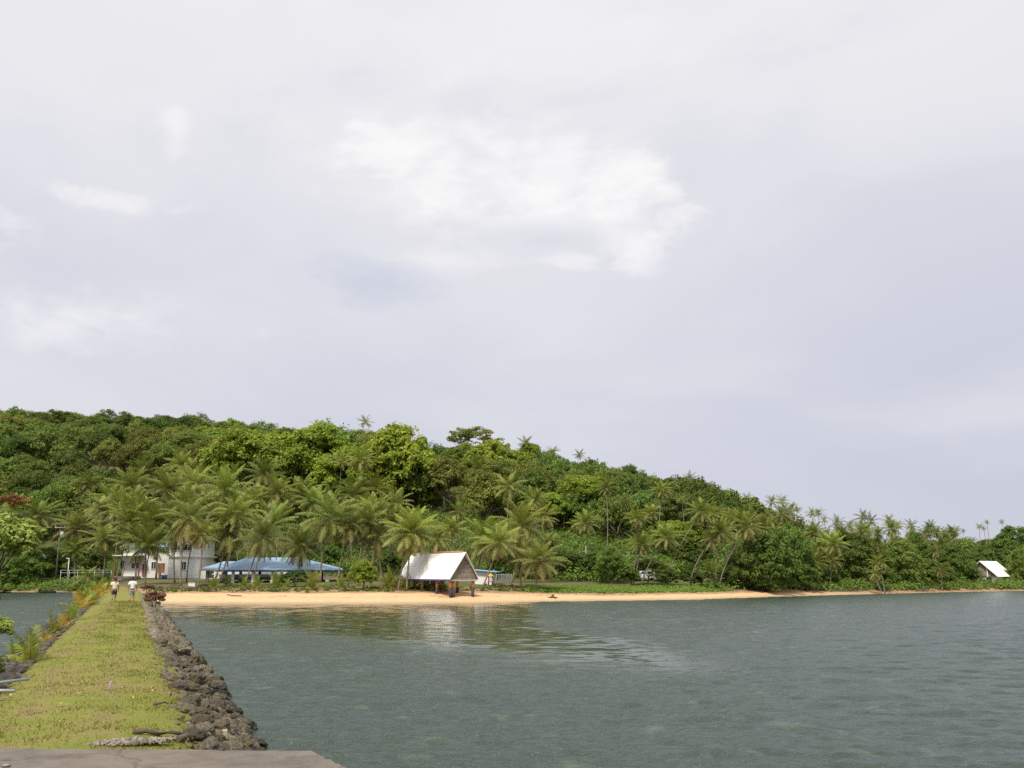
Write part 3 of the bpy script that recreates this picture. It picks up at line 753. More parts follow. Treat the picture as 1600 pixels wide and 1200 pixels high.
# ------------------------------------------------------------------ palms
def palm_crown(name, seed, n=27, L=4.6, e_hi=84, e_lo=-38, droop=58, leaflet=1.08, dead=0, m=None, age0=0., age1=.62, per=50, lw=.068, hang=.95):
    g = np.random.default_rng(seed)
    V, F, T = [], [], []
    k = 0
    def add(v, f, t):
        nonlocal k
        V.append(v); F.append(f+k); T.append(np.full(len(v), float(t))); k += len(v)
    K = 11
    for i in range(n):
        t = (i+.5)/n
        az = i*2.39996+g.normal(0, .18)
        el = math.radians(e_hi+(e_lo-e_hi)*t**.85+g.normal(0, 6))
        dr = math.radians(droop*(.55+.55*t)+g.normal(0, 8))
        Lf = L*(.72+.36*math.sin(PI*min(1, t*1.0+.12)))*g.uniform(.88, 1.08)
        age = min(.8, max(0, age0+(age1-age0)*t**1.5+g.normal(0, .07)))
        if i >= n-dead: age = g.uniform(.8, .93)
        twist = g.normal(0, .25)
        p = np.array([0, 0, .0]); pts = [p]; dirs = []
        for s in range(K):
            e = el-dr*((s+.5)/K)**1.25
            d = np.array([math.cos(az+twist*s/K)*math.cos(e), math.sin(az+twist*s/K)*math.cos(e), math.sin(e)])
            dirs.append(d); p = p+d*Lf/K; pts.append(p)
        dirs.append(dirs[-1]); pts = np.array(pts); dirs = np.array(dirs)
        # rachis: a thin triangular strip
        for s in range(K):
            w0 = .055*(1-s/K)+.01; w1 = .055*(1-(s+1)/K)+.01
            sd = np.cross(dirs[s], [0, 0, 1.]); sd /= max(1e-5, np.linalg.norm(sd)); upv = np.cross(sd, dirs[s])
            v = np.array([pts[s]-sd*w0, pts[s]+sd*w0, pts[s]+upv*w0*.9, pts[s+1]-sd*w1, pts[s+1]+sd*w1, pts[s+1]+upv*w1*.9])
            add(v, np.array([[0, 1, 4, 3], [1, 2, 5, 4], [2, 0, 3, 5]]), .97 if age < .78 else age)
        ss = np.linspace(.13, .995, per)
        for sg in (-1, 1):
            f = ss*K; i0 = np.minimum(K-1, f.astype(int)); fr = (f-i0)[:, None]
            base = pts[i0]*(1-fr)+pts[i0+1]*fr; d = dirs[i0]
            sd = np.cross(d, np.array([0, 0, 1.])); sd /= np.maximum(1e-5, np.linalg.norm(sd, axis=1, keepdims=True)); upv = np.cross(sd, d)
            l = leaflet*(L/4.6)*np.sin(PI*(.16+.80*ss)**.9)**.7*g.uniform(.85, 1.12, per)
            fwd = .45+.55*ss
            vup = (.38-.75*t)
            dirl = sd*sg+d*fwd[:, None]+upv*vup+g.normal(0, .10, (per, 3)); dirl /= np.linalg.norm(dirl, axis=1, keepdims=True)
            mid = base+dirl*l[:, None]*.5
            d2 = dirl+np.array([0, 0, -hang-.5*t]); d2 /= np.linalg.norm(d2, axis=1, keepdims=True)
            tip = mid+d2*l[:, None]*.5
            w = np.cross(dirl, upv+g.normal(0, .5, (per, 3))); w = d*.8+w*.2; w /= np.linalg.norm(w, axis=1, keepdims=True); w *= lw*.5
            v = np.stack([base-w*.6, base+w*.6, mid+w, mid-w, tip+w*.25, tip-w*.25], 1)
            a = np.arange(per)[:, None]*6
            f1 = np.concatenate([a+np.array([[0, 1, 2, 3]]), a+np.array([[3, 2, 4, 5]])], 0)
            add(v.reshape(-1, 3), f1, age)
            tv = T[-1].reshape(per, 6); tv += g.normal(0, .05, (per, 1)); tv[:, 4:] += .07; np.clip(tv, 0, .94, out=tv)
    return np_mesh(name, np.concatenate(V), np.concatenate(F), m or M['palm'], {'tint': np.concatenate(T)})
PC = {
 'full': [palm_crown('full_crown', 700+i, 35, 4.6, 87, -46, 58, dead=i % 3) for i in range(7)],
 'upright': [palm_crown('upright_crown', 720+i, 32, 4.6, 88, -16, 52, age1=.45) for i in range(2)],
 'yellow': [palm_crown('yellowing_crown', 730+i, 31, 4.6, 82, -48, 58, dead=3, age0=.12, age1=.85) for i in range(3)],
 'droop': [palm_crown('drooping_crown', 740+i, 25, 4.4, 84, -66, 60, dead=4, age0=.1, age1=.7) for i in range(2)],
 'thin': [palm_crown('thin_crown', 750+i, 18, 4.6, 80, -30, 44, per=26, lw=.12, age1=.6) for i in range(4)],
 'seed': [palm_crown('seedling_fronds', 760+i, 8, 4.6, 86, 36, 44, leaflet=1.25, per=20, lw=.17, age0=.0, age1=.25, hang=.15) for i in range(3)],
 'seedgold': [palm_crown('golden_seedling_fronds', 770+i, 8, 4.6, 84, 26, 50, leaflet=1.25, per=20, lw=.17, age0=.45, age1=.8, hang=.15) for i in range(2)],
}
def golden_mat():
    m, nt, nd, lk, b = new_mat('golden_leaflets')
    at = nd.new('ShaderNodeAttribute'); at.attribute_name = 'tint'
    r = ramp(nd, [(0, (.22, .26, .03)), (.4, (.42, .32, .035)), (.75, (.60, .30, .035)), (1, (.5, .25, .05))])
    lk.new(at.outputs['Fac'], r.inputs[0]); lk.new(r.outputs[0], b.inputs['Base Color']); b.inputs['Roughness'].default_value = .5
    t = nd.new('ShaderNodeBsdfTranslucent'); lk.new(r.outputs[0], t.inputs['Color'])
    mx = nd.new('ShaderNodeMixShader'); mx.inputs[0].default_value = .3
    lk.new(b.outputs[0], mx.inputs[1]); lk.new(t.outputs[0], mx.inputs[2]); lk.new(mx.outputs[0], nd['Material Output'].inputs['Surface'])
    return m
M['golden'] = golden_mat()
for me in PC['seedgold']: me.materials[0] = M['golden']
M['seedgreen'] = leaf_mat('seedling_leaflets', (.17, .24, .03), (.40, .33, .05), .3, .1, .03)
for me in PC['seed']: me.materials[0] = M['seedgreen']
def nuts_mesh():
    mb = MB(); g = random.Random(5)
    for k in range(9):
        a = k*2.4; mb.sphere((math.cos(a)*.32, math.sin(a)*.32, -.25-.12*(k % 3)), .14, 1, (1, 1, 1.25))
    return mb.mesh('coconuts', M['coconut'])
NUTS = nuts_mesh()
def skirt_mesh():
    """brown sheath fibre and dead petiole stubs round the top of the trunk"""
    mb = MB(); g = random.Random(8)
    for k in range(13):
        a = k*2.4; e = g.uniform(-.2, .8)
        d = Vector((math.cos(a)*math.cos(e), math.sin(a)*math.cos(e), math.sin(e)))
        mb.tube([(0, 0, -.25), d*.45+Vector((0, 0, -.05)), d*g.uniform(.7, 1.)], [.14, .07, .03], 5)
    return mb.mesh('frond_base', M['deadfrond'])
SKIRT = skirt_mesh()
palm_rng = random.Random(99)
def palm(hx, hy, r, base, kind, label, group, Y=None, bow=None, detail=True):
    if base is not None:
        cap = 160. if base[0] < 318 else 136.5 if base[0] < 605 else 114. if base[0] < 700 else 150. if base[0] < 750 else 138. if base[0] < 980 else 134. if base[0] < 1200 else 150.
        bp = hit(*base); Yb = min(bp.y, cap); bp = P(base[0], 900, Yb); bp.z = G(bp.x, bp.y)
        top = P(hx, hy, Yb + palm_rng.uniform(-.6, .6))
    else:
        Yb = Y or min(325, max(118, 6300./r))
        top = P(hx, hy, Yb)
        lean = palm_rng.uniform(-1.2, 1.2)
        for _ in range(0 if Y else 60):           # a trunk of believable height under the crown
            h = top.z-G(top.x, top.y)
            if h < 4.0: Yb -= 2
            elif h > 15: Yb += 2
            else: break
            top = P(hx, hy, Yb)
        bp = Vector((top.x+lean, Yb+palm_rng.uniform(-.6, .6), 0)); bp.z = G(bp.x, bp.y)
    e = empty('coconut_palm', bp, 0, label, 'palm tree', group)
    v = top-bp
    L = r*Yb/1500.*.93
    sag = bow if bow is not None else palm_rng.uniform(-.05, .05)
    side = Vector((v.x, v.y, 0)); h = v.z
    pts, rad = [], []
    n = 9
    for i in range(n+1):
        t = i/n
        off = side*(t**1.35) if side.length > .25*h else side*t
        pts.append(Vector((off.x+math.sin(PI*t)*sag*h, off.y, h*t)) - (Vector((0, 0, .4)) if i == 0 else Vector()))
        w = max(.09, min(.17, .034*L))
        rad.append(w*(1.0-.42*t)+(w*.75*max(0, 1-t*8)))
    MB().tube(pts, rad, 8).build('trunk', M['bark_palm'], e)
    lst = PC[kind]; me = lst[palm_rng.randrange(len(lst))]; wz_ = palm_rng.uniform(.86, 1.22); wx_ = palm_rng.uniform(.9, 1.08)
    tilt = (palm_rng.uniform(-.2, .2), palm_rng.uniform(-.05, .3), palm_rng.uniform(0, 6.28))
    s = L/4.05
    link('crown', me, e, pts[-1], tilt, (s*wx_, s, s*wz_))
    if detail:
        link('frond_base', SKIRT, e, pts[-1], tilt, (s*.8, s*.8, s*.8))
        if palm_rng.random() < .6: link('coconuts', NUTS, e, pts[-1], tilt, (s*.8, s*.8, s*.8))
    return e
GF = 'coconut palms along the beach in front of the buildings'
GR = 'coconut palms behind the beach row'
GS = 'palms standing on the ridge against the sky'
GL = 'leaning coconut palms over the right end of the beach'
GP = 'palms of the wooded right point'
GH = 'palms scattered among trees on the hillside'
T = '%s'
PALMS = [
 # front row, left to right
 (60, 808, 40, None, 'full', 'coconut palm above the pale green tree at the left shore, orange crown heart', GF, 178),
 (122, 826, 38, None, 'full', 'coconut palm just right of the utility pole, crown touching its wires', GF, 172),
 (163, 843, 36, (160, 908), 'full', 'slim palm with whitish lower trunk at the causeway\'s far end, left side', GF),
 (205, 817, 38, (181, 899), 'full', 'palm with reddish trunk at the left corner of the white house', GF),
 (229, 855, 44, (228, 913), 'upright', 'low bright palm straight behind the man in white, in front of white house', GF),
 (240, 816, 44, (251, 905), 'upright', 'taller palm rising directly behind the low bright palm before the white house', GF),
 (275, 836, 36, (274, 911), 'droop', 'dark-trunked palm in front of the white house\'s upper wall, left of its window', GF),
 (295, 812, 46, (284, 918), 'yellow', 'tall palm with brown hanging fronds before the white house\'s right windows', GF),
 (306, 828, 34, (292, 910), 'droop', 'palm leaning right across the right windows of the white house', GF),
 (315, 836, 34, (310, 919), 'droop', 'palm at the right corner of white house, base beside the white cool box', GF),
 (357, 831, 48, (334, 909), 'full', 'right-leaning palm at the left end of the blue-roofed shelter, spidery crown', GF),
 (372, 805, 40, (342, 912), 'full', 'thinner palm just behind the spidery palm at the shelter\'s left end', GF),
 (409, 841, 43, (383, 915), 'yellow', 'yellowing palm leaning right across the middle of the blue roof', GF),
 (428, 822, 38, (398, 911), 'upright', 'second palm leaning right across blue roof, behind the yellowing one', GF),
 (468, 856, 38, (469, 906), 'full', 'low upright palm in front of the blue roof\'s right half, star-shaped fronds', GF),
 (514, 812, 50, (501, 908), 'yellow', 'large palm with orange heart at the right tip of the blue roof', GF),
 (546, 824, 42, (528, 907), 'yellow', 'palm leaning right, just right of the blue shelter, base by the person in white', GF),
 (575, 818, 37, (578, 899), 'full', 'palm behind the round bush between blue shelter and boathouse, higher crown', GF),
 (590, 838, 37, (597, 903), 'droop', 'palm right of the round bush between blue shelter and boathouse', GF),
 (635, 842, 42, (622, 899), 'full', 'rear one of two palms at the boathouse\'s left end', GF),
 (644, 834, 48, (636, 911), 'full', 'front palm of the pair whose trunks cross the left end of the white boathouse roof', GF),
 (755, 844, 47, (741, 900), 'full', 'palm behind the boathouse gable, long drooping fronds over the small white hut', GF),
 (780, 849, 38, (755, 918), 'full', 'curved palm with its base beside the small white hut', GF),
 (815, 825, 46, (799, 909), 'full', 'tall palm with leaning pale trunk by the chain-link fence', GF),
 (816, 872, 36, (815, 919), 'droop', 'short palm with fronds hanging straight down, right of the chain-link fence', GF),
 (844, 877, 42, (836, 923), 'yellow', 'short leaning palm at the sand edge, rightmost of the beach row', GF),
 (117, 862, 26, None, 'upright', 'short young palm behind the metal railing at the left shore', GF, 170),
 (137, 903, 24, None, 'droop', 'stubby palm drooping over the mud bank left of the causeway', GF, 163),
 # second row
 (206, 762, 40, None, 'upright', 'palm of the second row with a tall pale spear, high above the white house', GR),
 (259, 765, 39, None, 'upright', 'upright palm of the second row, high above the house, right of the pale spear', GR),
 (312, 763, 36, None, 'upright', 'second-row palm below the left edge of the big round breadfruit crown', GR),
 (352, 768, 45, None, 'upright', 'broad upright palm under the middle of the left big breadfruit crown', GR),
 (364, 790, 42, None, 'upright', 'palm straight below the broad upright palm, above the spidery shelter palm', GR),
 (290, 786, 36, None, 'upright', 'second-row palm behind the tall palm with brown hanging fronds', GR),
 (431, 771, 36, None, 'full', 'dark palm standing clear below the gap between the two breadfruit crowns', GR),
 (472, 776, 34, None, 'full', 'palm under the middle breadfruit crown, right of the dark clear palm', GR),
 (459, 797, 34, None, 'upright', 'low second-row palm above the blue roof, under the dark clear palm', GR),
 (552, 775, 35, None, 'full', 'palm with white-backed frond left of the largest right breadfruit crown', GR),
 (582, 769, 34, None, 'upright', 'palm tucked against the lower left of the right breadfruit crown', GR),
 (570, 801, 38, None, 'upright', 'palm between two rows, above the round bush', GR),
 (612, 812, 36, None, 'full', 'greyish palm at the foot of the right breadfruit tree', GR),
 (141, 757, 27, None, 'full', 'lone palm with short dark trunk left of the second-row palms', GR),
 (170, 780, 34, None, 'full', 'drooping palm between the lone left palm and the pale-spear palm', GR),
 (158, 797, 32, None, 'droop', 'brownish drooping palm over the causeway\'s far end', GR),
 (226, 740, 32, None, 'upright', 'uppermost yellow-tipped palm over the white house', GR),
 (281, 727, 26, None, 'upright', 'palm climbing the slope left of the left breadfruit crown', GR),
 (303, 712, 24, None, 'upright', 'highest palm touching the left side of the left breadfruit crown', GR),
 (298, 742, 28, None, 'upright', 'palm halfway up the slope, below the palm touching the breadfruit crown', GR),
 (88, 795, 27, None, 'upright', 'palm behind and between the two leftmost shore palms', GR),
 (112, 778, 26, None, 'upright', 'higher palm behind the utility pole palms', GR),
 (20, 800, 30, None, 'full', 'palm at the left picture edge beside the rust-coloured tree', GR),
 (190, 800, 36, None, 'upright', 'palm filling the row above the white house\'s left corner', GR),
 (330, 795, 36, None, 'full', 'palm in the row between white house and blue shelter', GR),
 (500, 800, 32, None, 'full', 'palm half hidden behind the large orange-hearted palm', GR),
 (400, 790, 36, None, 'upright', 'palm half hidden above the yellowing palm of the blue roof', GR),
 # hillside
 (136, 704, 23, None, 'thin', 'palm high in the far left hill forest', GH, 300),
 (48, 686, 18, None, 'thin', 'small palm near the top of the far left hill', GH, 325),
 (565, 719, 27, None, 'full', 'brownish palm in the cleft between middle and right breadfruit crowns', GH, 215),
 (533, 720, 22, None, 'thin', 'smaller palm left of the brownish cleft palm', GH, 225),
 (749, 737, 27, None, 'full', 'palm on the slope above the boathouse roof', GH, 215),
 (795, 761, 29, None, 'droop', 'tall palm with tucked drooping fronds on the slope right of the boathouse', GH, 190),
 (835, 784, 29, None, 'full', 'palm on the slope just right of the tall tucked palm', GH, 185),
 (706, 829, 25, None, 'upright', 'small palm low behind the boathouse ridge', GH, 165),
 (716, 800, 23, None, 'thin', 'small palm above the low one behind the boathouse', GH, 185),
 (850, 808, 26, None, 'full', 'palm below the slope palms, over the short leaning beach palm', GH, 175),
 (885, 778, 20, None, 'droop', 'thin palm with dead fronds against the dark forest', GH, 205),
 (933, 763, 20, None, 'thin', 'palm high in the dark forest of the hill\'s right part', GH, 215),
 (976, 783, 18, None, 'thin', 'pale palm on the slope left of the leaning beach palms', GH, 205),
 (1034, 767, 20, None, 'full', 'bright palm in front of the dark umbrella crown', GH, 195),
 (1065, 781, 12, None, 'thin', 'palm with bare pale trunk before the dark umbrella crown', GH, 195),
 # ridge
 (570, 664, 14, None, 'thin', 'lone palm sticking up from the ridge beside the right breadfruit crown', GS, 255),
 (495, 671, 14, None, 'thin', 'palm tip peeping over the middle breadfruit crown', GS, 275),
 (821, 697, 15, None, 'thin', 'ridge palm right of the airy umbrella tree', GS, 250),
 (863, 710, 13, None, 'thin', 'ridge palm between the airy umbrella tree and a smaller tilted palm', GS, 250),
 (905, 715, 12, None, 'thin', 'small ridge palm over the dark forest', GS, 250),
 (990, 764, 11, None, 'thin', 'dark ridge palm in the notch left of the dark umbrella crown', GS, 240),
 (1078, 753, 13, None, 'thin', 'ridge palm on top of the dark umbrella crown', GS, 235),
 (1095, 761, 9, None, 'thin', 'tiny palm tip on the right shoulder of the dark umbrella crown', GS, 240),
 (1167, 784, 13, None, 'thin', 'ridge palm alone between umbrella crown and the palm cluster', GS, 230),
 (1206, 789, 13, None, 'thin', 'left palm of the ridge cluster right of the lone ridge palm', GS, 228),
 (1222, 788, 14, None, 'thin', 'tallest palm of the ridge cluster', GS, 228),
 (1237, 796, 10, None, 'thin', 'thin-stemmed palm at the right of the ridge cluster', GS, 235),
 (1245, 801, 10, None, 'thin', 'rightmost palm of the ridge cluster before the sky gap', GS, 232),
 (1268, 806, 11, None, 'thin', 'left palm of the pair standing in the sky gap', GS, 225),
 (1279, 806, 12, None, 'thin', 'right palm of the pair standing in the sky gap', GS, 225),
 (1288, 817, 9, None, 'thin', 'small bare-stemmed palm right of the sky gap pair', GS, 225),
 # leaning group
 (996, 812, 23, (984, 868), 'full', 'palm with orange heart left of the leaning group', GL),
 (1017, 802, 20, None, 'full', 'palm right behind the orange-hearted palm left of the leaning group', GL, 165),
 (1002, 853, 23, (988, 890), 'full', 'low leaning palm above the parked car', GL),
 (1042, 840, 25, (1001, 899), 'full', 'strongly leaning palm rising right from behind the parked car', GL),
 (1095, 801, 26, (1041, 907), 'full', 'tallest long-trunked leaning palm of the right beach', GL),
 (1114, 803, 23, None, 'full', 'palm crown touching the tallest leaning palm from the right', GL, 160),
 (1111, 843, 24, (1077, 906), 'droop', 'leaning palm with grey dead frond, third of the leaners', GL),
 (1126, 832, 25, (1117, 902), 'full', 'nearly upright pale-trunked palm among the leaners', GL),
 (1168, 824, 28, (1123, 906), 'yellow', 'leaning palm nearest the big round shore tree', GL),
 (1192, 830, 26, None, 'yellow', 'palm crown joined to the right of the last leaning palm', GL, 140),
 (1210, 832, 22, None, 'droop', 'ragged palm over the big round shore tree', GL, 150),
 (1142, 812, 24, None, 'full', 'palm behind the leaners, half way to the ridge', GL, 165),
 (1108, 893, 18, None, 'upright', 'young stemless palm between the leaning trunks', GL, 132),
 # right point
 (1270, 882, 27, (1281, 909), 'full', 'broad shore palm bending left, at the right side of the big round shore tree', GP),
 (1303, 851, 23, None, 'full', 'palm above the broad shore palm', GP, 165),
 (1301, 876, 21, (1297, 920), 'droop', 'palm with bare dark trunk at the waterline logs', GP),
 (1308, 818, 15, None, 'thin', 'palm on the point, first right of the sky gap', GP, 190),
 (1313, 831, 17, None, 'full', 'palm just under the first palm right of the sky gap', GP, 180),
 (1348, 808, 15, None, 'thin', 'highest palm of the right point', GP, 195),
 (1345, 831, 21, None, 'full', 'wide palm right below the highest palm of the point', GP, 178),
 (1361, 815, 14, None, 'thin', 'palm at the right shoulder of the point\'s highest palm', GP, 195),
 (1328, 822, 14, None, 'thin', 'palm at the left shoulder of the point\'s highest palm', GP, 195),
 (1372, 834, 15, None, 'full', 'palm between the highest palm and the dense pair of the point', GP, 185),
 (1393, 827, 18, None, 'full', 'left palm of the dense pair on the point', GP, 190),
 (1389, 813, 12, None, 'thin', 'upper crown of the dense pair on the point', GP, 200),
 (1403, 821, 13, None, 'thin', 'right palm of the dense pair on the point', GP, 200),
 (1423, 822, 13, None, 'thin', 'isolated dark-topped palm right of the dense pair', GP, 200),
 (1427, 838, 14, None, 'full', 'palm below the isolated dark-topped palm', GP, 195),
 (1414, 858, 17, None, 'full', 'pale palm with visible trunk over the shore bushes', GP, 180),
 (1397, 846, 15, None, 'droop', 'palm left of the pale palm with visible trunk', GP, 185),
 (1373, 880, 18, None, 'full', 'palm poking out of the shore bushes in the middle of the point', GP, 165),
 (1367, 897, 15, None, 'droop', 'low drooping palm under the one poking out of the bushes', GP, 162),
 (1454, 826, 14, None, 'full', 'left palm of the last palm grove before the white-roofed hut', GP, 205),
 (1463, 832, 13, None, 'full', 'second palm of the last grove before the white-roofed hut', GP, 210),
 (1476, 835, 13, None, 'full', 'third palm of the last grove before the white-roofed hut', GP, 210),
 (1490, 833, 13, None, 'full', 'rightmost palm of the last grove before the white-roofed hut', GP, 208),
 (1436, 847, 15, None, 'full', 'lower palm left of the last grove', GP, 200),
 (1484, 845, 14, None, 'droop', 'lower palm inside the last grove', GP, 205),
 (1470, 891, 15, None, 'droop', 'leaning palm over the water left of the white-roofed hut', GP, 178),
 (1530, 827, 7, None, 'thin', 'left palm of the tiny trio on the far skyline', GS, 300),
 (1542, 820, 6, None, 'thin', 'highest palm of the tiny trio on the far skyline', GS, 300),
 (1537, 830, 6, None, 'thin', 'lowest palm of the tiny trio on the far skyline', GS, 300),
 (1565, 820, 6, None, 'thin', 'tiny single palm with thin straight stem on the far skyline', GS, 300),
 (1505, 834, 5, None, 'thin', 'faint small palm at the left of the far skyline trio', GS, 300),
 (1576, 831, 6, None, 'thin', 'small palm at the edge of the rightmost dark tree', GS, 300),
]
for q in PALMS:
    q = list(q); hx, hy, r, base, kind, label, grp = q[:7]
    if grp == GS:
        hy -= 4; u_ = (hx-800)/1500.; q.append(0) if len(q) < 8 else None; q[7] = max(150, min(q[7], Yrid(u_)-6))
    if grp == GH and 150 < q[7] < 232: q[7] *= .89
    if grp == GP and len(q) > 7 and q[7] > 160: q[7] *= .93
    palm(hx, hy, r, base, kind, label, grp, q[7] if len(q) > 7 else None, detail=r > 17)

# more crowns that nothing tells apart within their grove
gp = random.Random(301)
for (n_, xs, ys, rs, Yr_, lab, grp) in [
    (15, (150, 620), (742, 818), (30, 40), (168, 190), 'coconut palm deep in the crowded grove behind the beach row', 'palms deep in the grove behind the beach row'),
    (2, (192, 262), (826, 850), (32, 38), (158, 163), 'coconut palm crowded close in front of the white house', 'palms crowded close before the white house'),
    (6, (540, 700), (800, 845), (28, 36), (150, 165), 'coconut palm in the loose row behind the boathouse and round beach shrub', 'palms behind the boathouse'),
    (16, (1130, 1300), (802, 856), (18, 25), (142, 172), 'coconut palm in the thick palm belt above the big round shore tree', 'palms in the belt above the big round shore tree'),
    (12, (1300, 1500), (818, 862), (13, 19), (168, 200), 'coconut palm in the palm belt along the right point', 'palms in the belt along the right point'),
    (7, (800, 1000), (760, 860), (18, 25), (150, 178), 'coconut palm on the slope between boathouse and leaning palms', 'palms on the slope between boathouse and leaning palms')]:
    for i in range(n_):
        x_ = lerp(xs[0], xs[1], (i+gp.random())/n_)
        palm(x_, gp.uniform(*ys)+(12*(x_-1300)/200 if xs[0] == 1300 else 0), gp.uniform(*rs), None, gp.choice(['full', 'full', 'upright', 'yellow', 'droop']), lab, grp, gp.uniform(*Yr_))

# ------------------------------------------------------------------ single trees
BIG = 'broadleaf trees that stand out on the slope'
tree_px('breadfruit_tree', 'bread', 388, 730, 72, 62, 215, 'huge round bright green breadfruit tree, leftmost of the three big crowns', 'tree', BIG, 0)
tree_px('breadfruit_tree', 'bread', 492, 722, 66, 58, 225, 'big bright green crown in the middle of the three, above the blue roof', 'tree', BIG, 1)
tree_px('breadfruit_tree', 'bread', 622, 748, 70, 76, 205, 'tallest bright green crown, rightmost of three, left above the boathouse', 'tree', BIG, 2)
tree_px('breadfruit_tree', 'bread', 545, 735, 30, 34, 218, 'small bright crown wedged between the middle and right big crowns', 'tree', BIG, 1)
tree_px('rain_tree', 'airy', 742, 692, 48, 22, 248, 'airy flat-topped tree on the ridge above the boathouse', 'tree', BIG, 0)
tree_px('rain_tree', 'airy', 720, 685, 22, 16, 250, 'small feathery top at the left end of the airy ridge tree', 'tree', BIG, 1)
tree_px('umbrella_tree', 'dark', 1062, 778, 62, 30, 222, 'dark umbrella-shaped tree on the ridge above the leaning palms', 'tree', BIG, 0)
tree_px('umbrella_tree', 'dark', 1105, 785, 36, 24, 218, 'lower right shoulder of dark foliage beside the dark umbrella tree', 'tree', BIG, 1)
for (px, py, rx, ry, Y, lab) in [(880, 765, 44, 40, 215, 'dark dense tree left in the deep green stand above the grass strip'),
    (925, 760, 46, 38, 220, 'dark dense tree at the top of the deep green stand'), (960, 775, 40, 40, 210, 'dark tree at the right edge of the deep green stand'),
    (900, 815, 46, 42, 185, 'tall dark tree with pale thin stems low in the deep green stand'), (950, 825, 40, 42, 182, 'tall dark tree with creepers, lower right in the deep green stand')]:
    tree_px('forest_tree', 'dark', px, py, rx, ry, Y, lab, 'tree', BIG)
tree_px('lime_tree', 'bread', 828, 713, 20, 20, 240, 'bright yellow-green tree on the ridge under a ridge palm', 'tree', BIG, 1)
tree_px('forest_tree', 'forest', 984, 745, 13, 16, 236, 'small round tree alone on the ridge edge before the notch', 'tree', BIG, 2)
tree_px('rust_tree', 'rust', 18, 790, 26, 16, 175, 'rust-coloured tree at the left picture edge', 'tree', BIG)
tree_px('broad_leaf_tree', 'lime', 2, 856, 62, 46, 150, 'pale green large-leaved tree leaning over the left lagoon', 'tree', BIG)
tree_px('creeper_mound', 'bread', 1060, 842, 40, 30, 160, 'bright creeper-covered mound of shrubs behind the leaning palms', 'tree', BIG, 0)
tree_px('creeper_mound', 'shrub', 1085, 865, 30, 26, 148, 'lower part of the creeper mound between leaning trunks', 'tree', BIG, 1)
SH = 'round shore trees of the right point'
for (px, py, rx, ry, Y, lab) in [
    (1198, 880, 52, 46, 133, 'big round dark shore tree right of the leaning palms'),
    (1240, 872, 32, 46, 142, 'shore tree behind the right side of the big round one'),
    (1160, 893, 30, 30, 131, 'low shore bush at the left foot of the big round tree'),
    (1255, 903, 26, 18, 139, 'bush hanging over the sand under the broad shore palm'),
    (1340, 885, 40, 36, 158, 'wide shore tree in the middle of the right point'),
    (1325, 862, 34, 30, 168, 'tree behind the wide shore tree of the point'),
    (1405, 890, 36, 32, 164, 'layered shore tree right of the middle of the point'),
    (1430, 870, 30, 28, 178, 'tree behind the layered shore tree'),
    (1370, 905, 26, 18, 160, 'low bush touching the water between two shore trees'),
    (1450, 900, 34, 22, 170, 'shore bush left of the last big water-side tree'),
    (1487, 892, 36, 32, 178, 'big spreading tree over the water beside the white-roofed hut'),
    (1522, 911, 16, 11, 181, 'low branches reaching over the pale sand at the hut'),
    (1600, 890, 24, 26, 188, 'bright tree right of the white-roofed hut at the picture edge'),
    (1585, 855, 34, 26, 240, 'dark tree at the right picture edge behind the hut'),
    (35, 893, 34, 22, 171, 'dark bushy tree behind the pale green leaning tree at the left shore'), (75, 880, 24, 20, 180, 'dark tree left of the utility pole'),
    (140, 878, 30, 20, 182, 'dark tree behind the metal railing, right of the lamp post'), (108, 868, 22, 18, 186, 'dark tree behind the lamp post'),
    (1290, 905, 22, 16, 147, 'bush behind the waterline logs')]:
    Y += 5 if Y < 160 else 2
    tree_px('shore_tree', 'mangrove', px, py+ry*.10, rx, ry*1.22, Y, lab, 'tree', SH)
tree_px('overhanging_tree', 'mangrove', 1013, 886, 32, 11, 138, 'small tree whose branches overhang the parked car', 'tree', SH)
BU = 'shrubs along the top of the beach'
for (px, by, rx, ry, lab) in [(568, 921, 21, 24, 'tall round bright shrub on the beach edge between shelter and boathouse'),
    (461, 917, 18, 12, 'low round shrub in front of the blue-roofed shelter'),
    (545, 912, 13, 14, 'small shrub left of the tall round beach shrub'),
    (118, 893, 14, 14, 'yellow-green bush behind the metal railing'),
    (60, 905, 30, 16, 'dark bush on the left lagoon bank'), (105, 908, 24, 10, 'low bush on mud bank right of the left lagoon bush'),
    (20, 912, 26, 14, 'bush at foot of the pale green leaning tree'),
    (955, 912, 26, 26, 'leafy roadside bush left of the parked car'), (925, 905, 24, 22, 'bush behind the grass strip, under the deep green stand'),
    (885, 905, 28, 24, 'bush behind the grass strip, right of the short leaning palm'),
    (1040, 917, 22, 15, 'bush right of the parked car'), (982, 917, 21, 15, 'low bush in front of the parked car\'s left half'), (1078, 917, 18, 12, 'bush at the base of a grey-frond leaning palm'),
    (1132, 918, 18, 12, 'yellowish bush at the right end of the grass strip'), (1100, 917, 14, 11, 'bush under the young stemless palm'),
    (608, 905, 18, 20, 'shrub left of the boathouse'), (340, 893, 26, 28, 'dark shrub behind the shelter\'s left end'),
    (520, 890, 22, 26, 'dark shrub behind the right tip of the blue roof'), (785, 897, 26, 26, 'shrub behind the chain-link fence'),
    (835, 905, 24, 28, 'shrub behind the short hanging palm')]:
    p = hit(px, by); k = p.y/1500
    tree('shrub', 'bread' if px == 568 else 'shrub' if rx < 22 else 'mangrove', p.x, p.y, p.z+ry*k*(.8 if px == 568 else .95), rx*k, ry*k, lab, 'shrub', BU, trunk_name='stem')

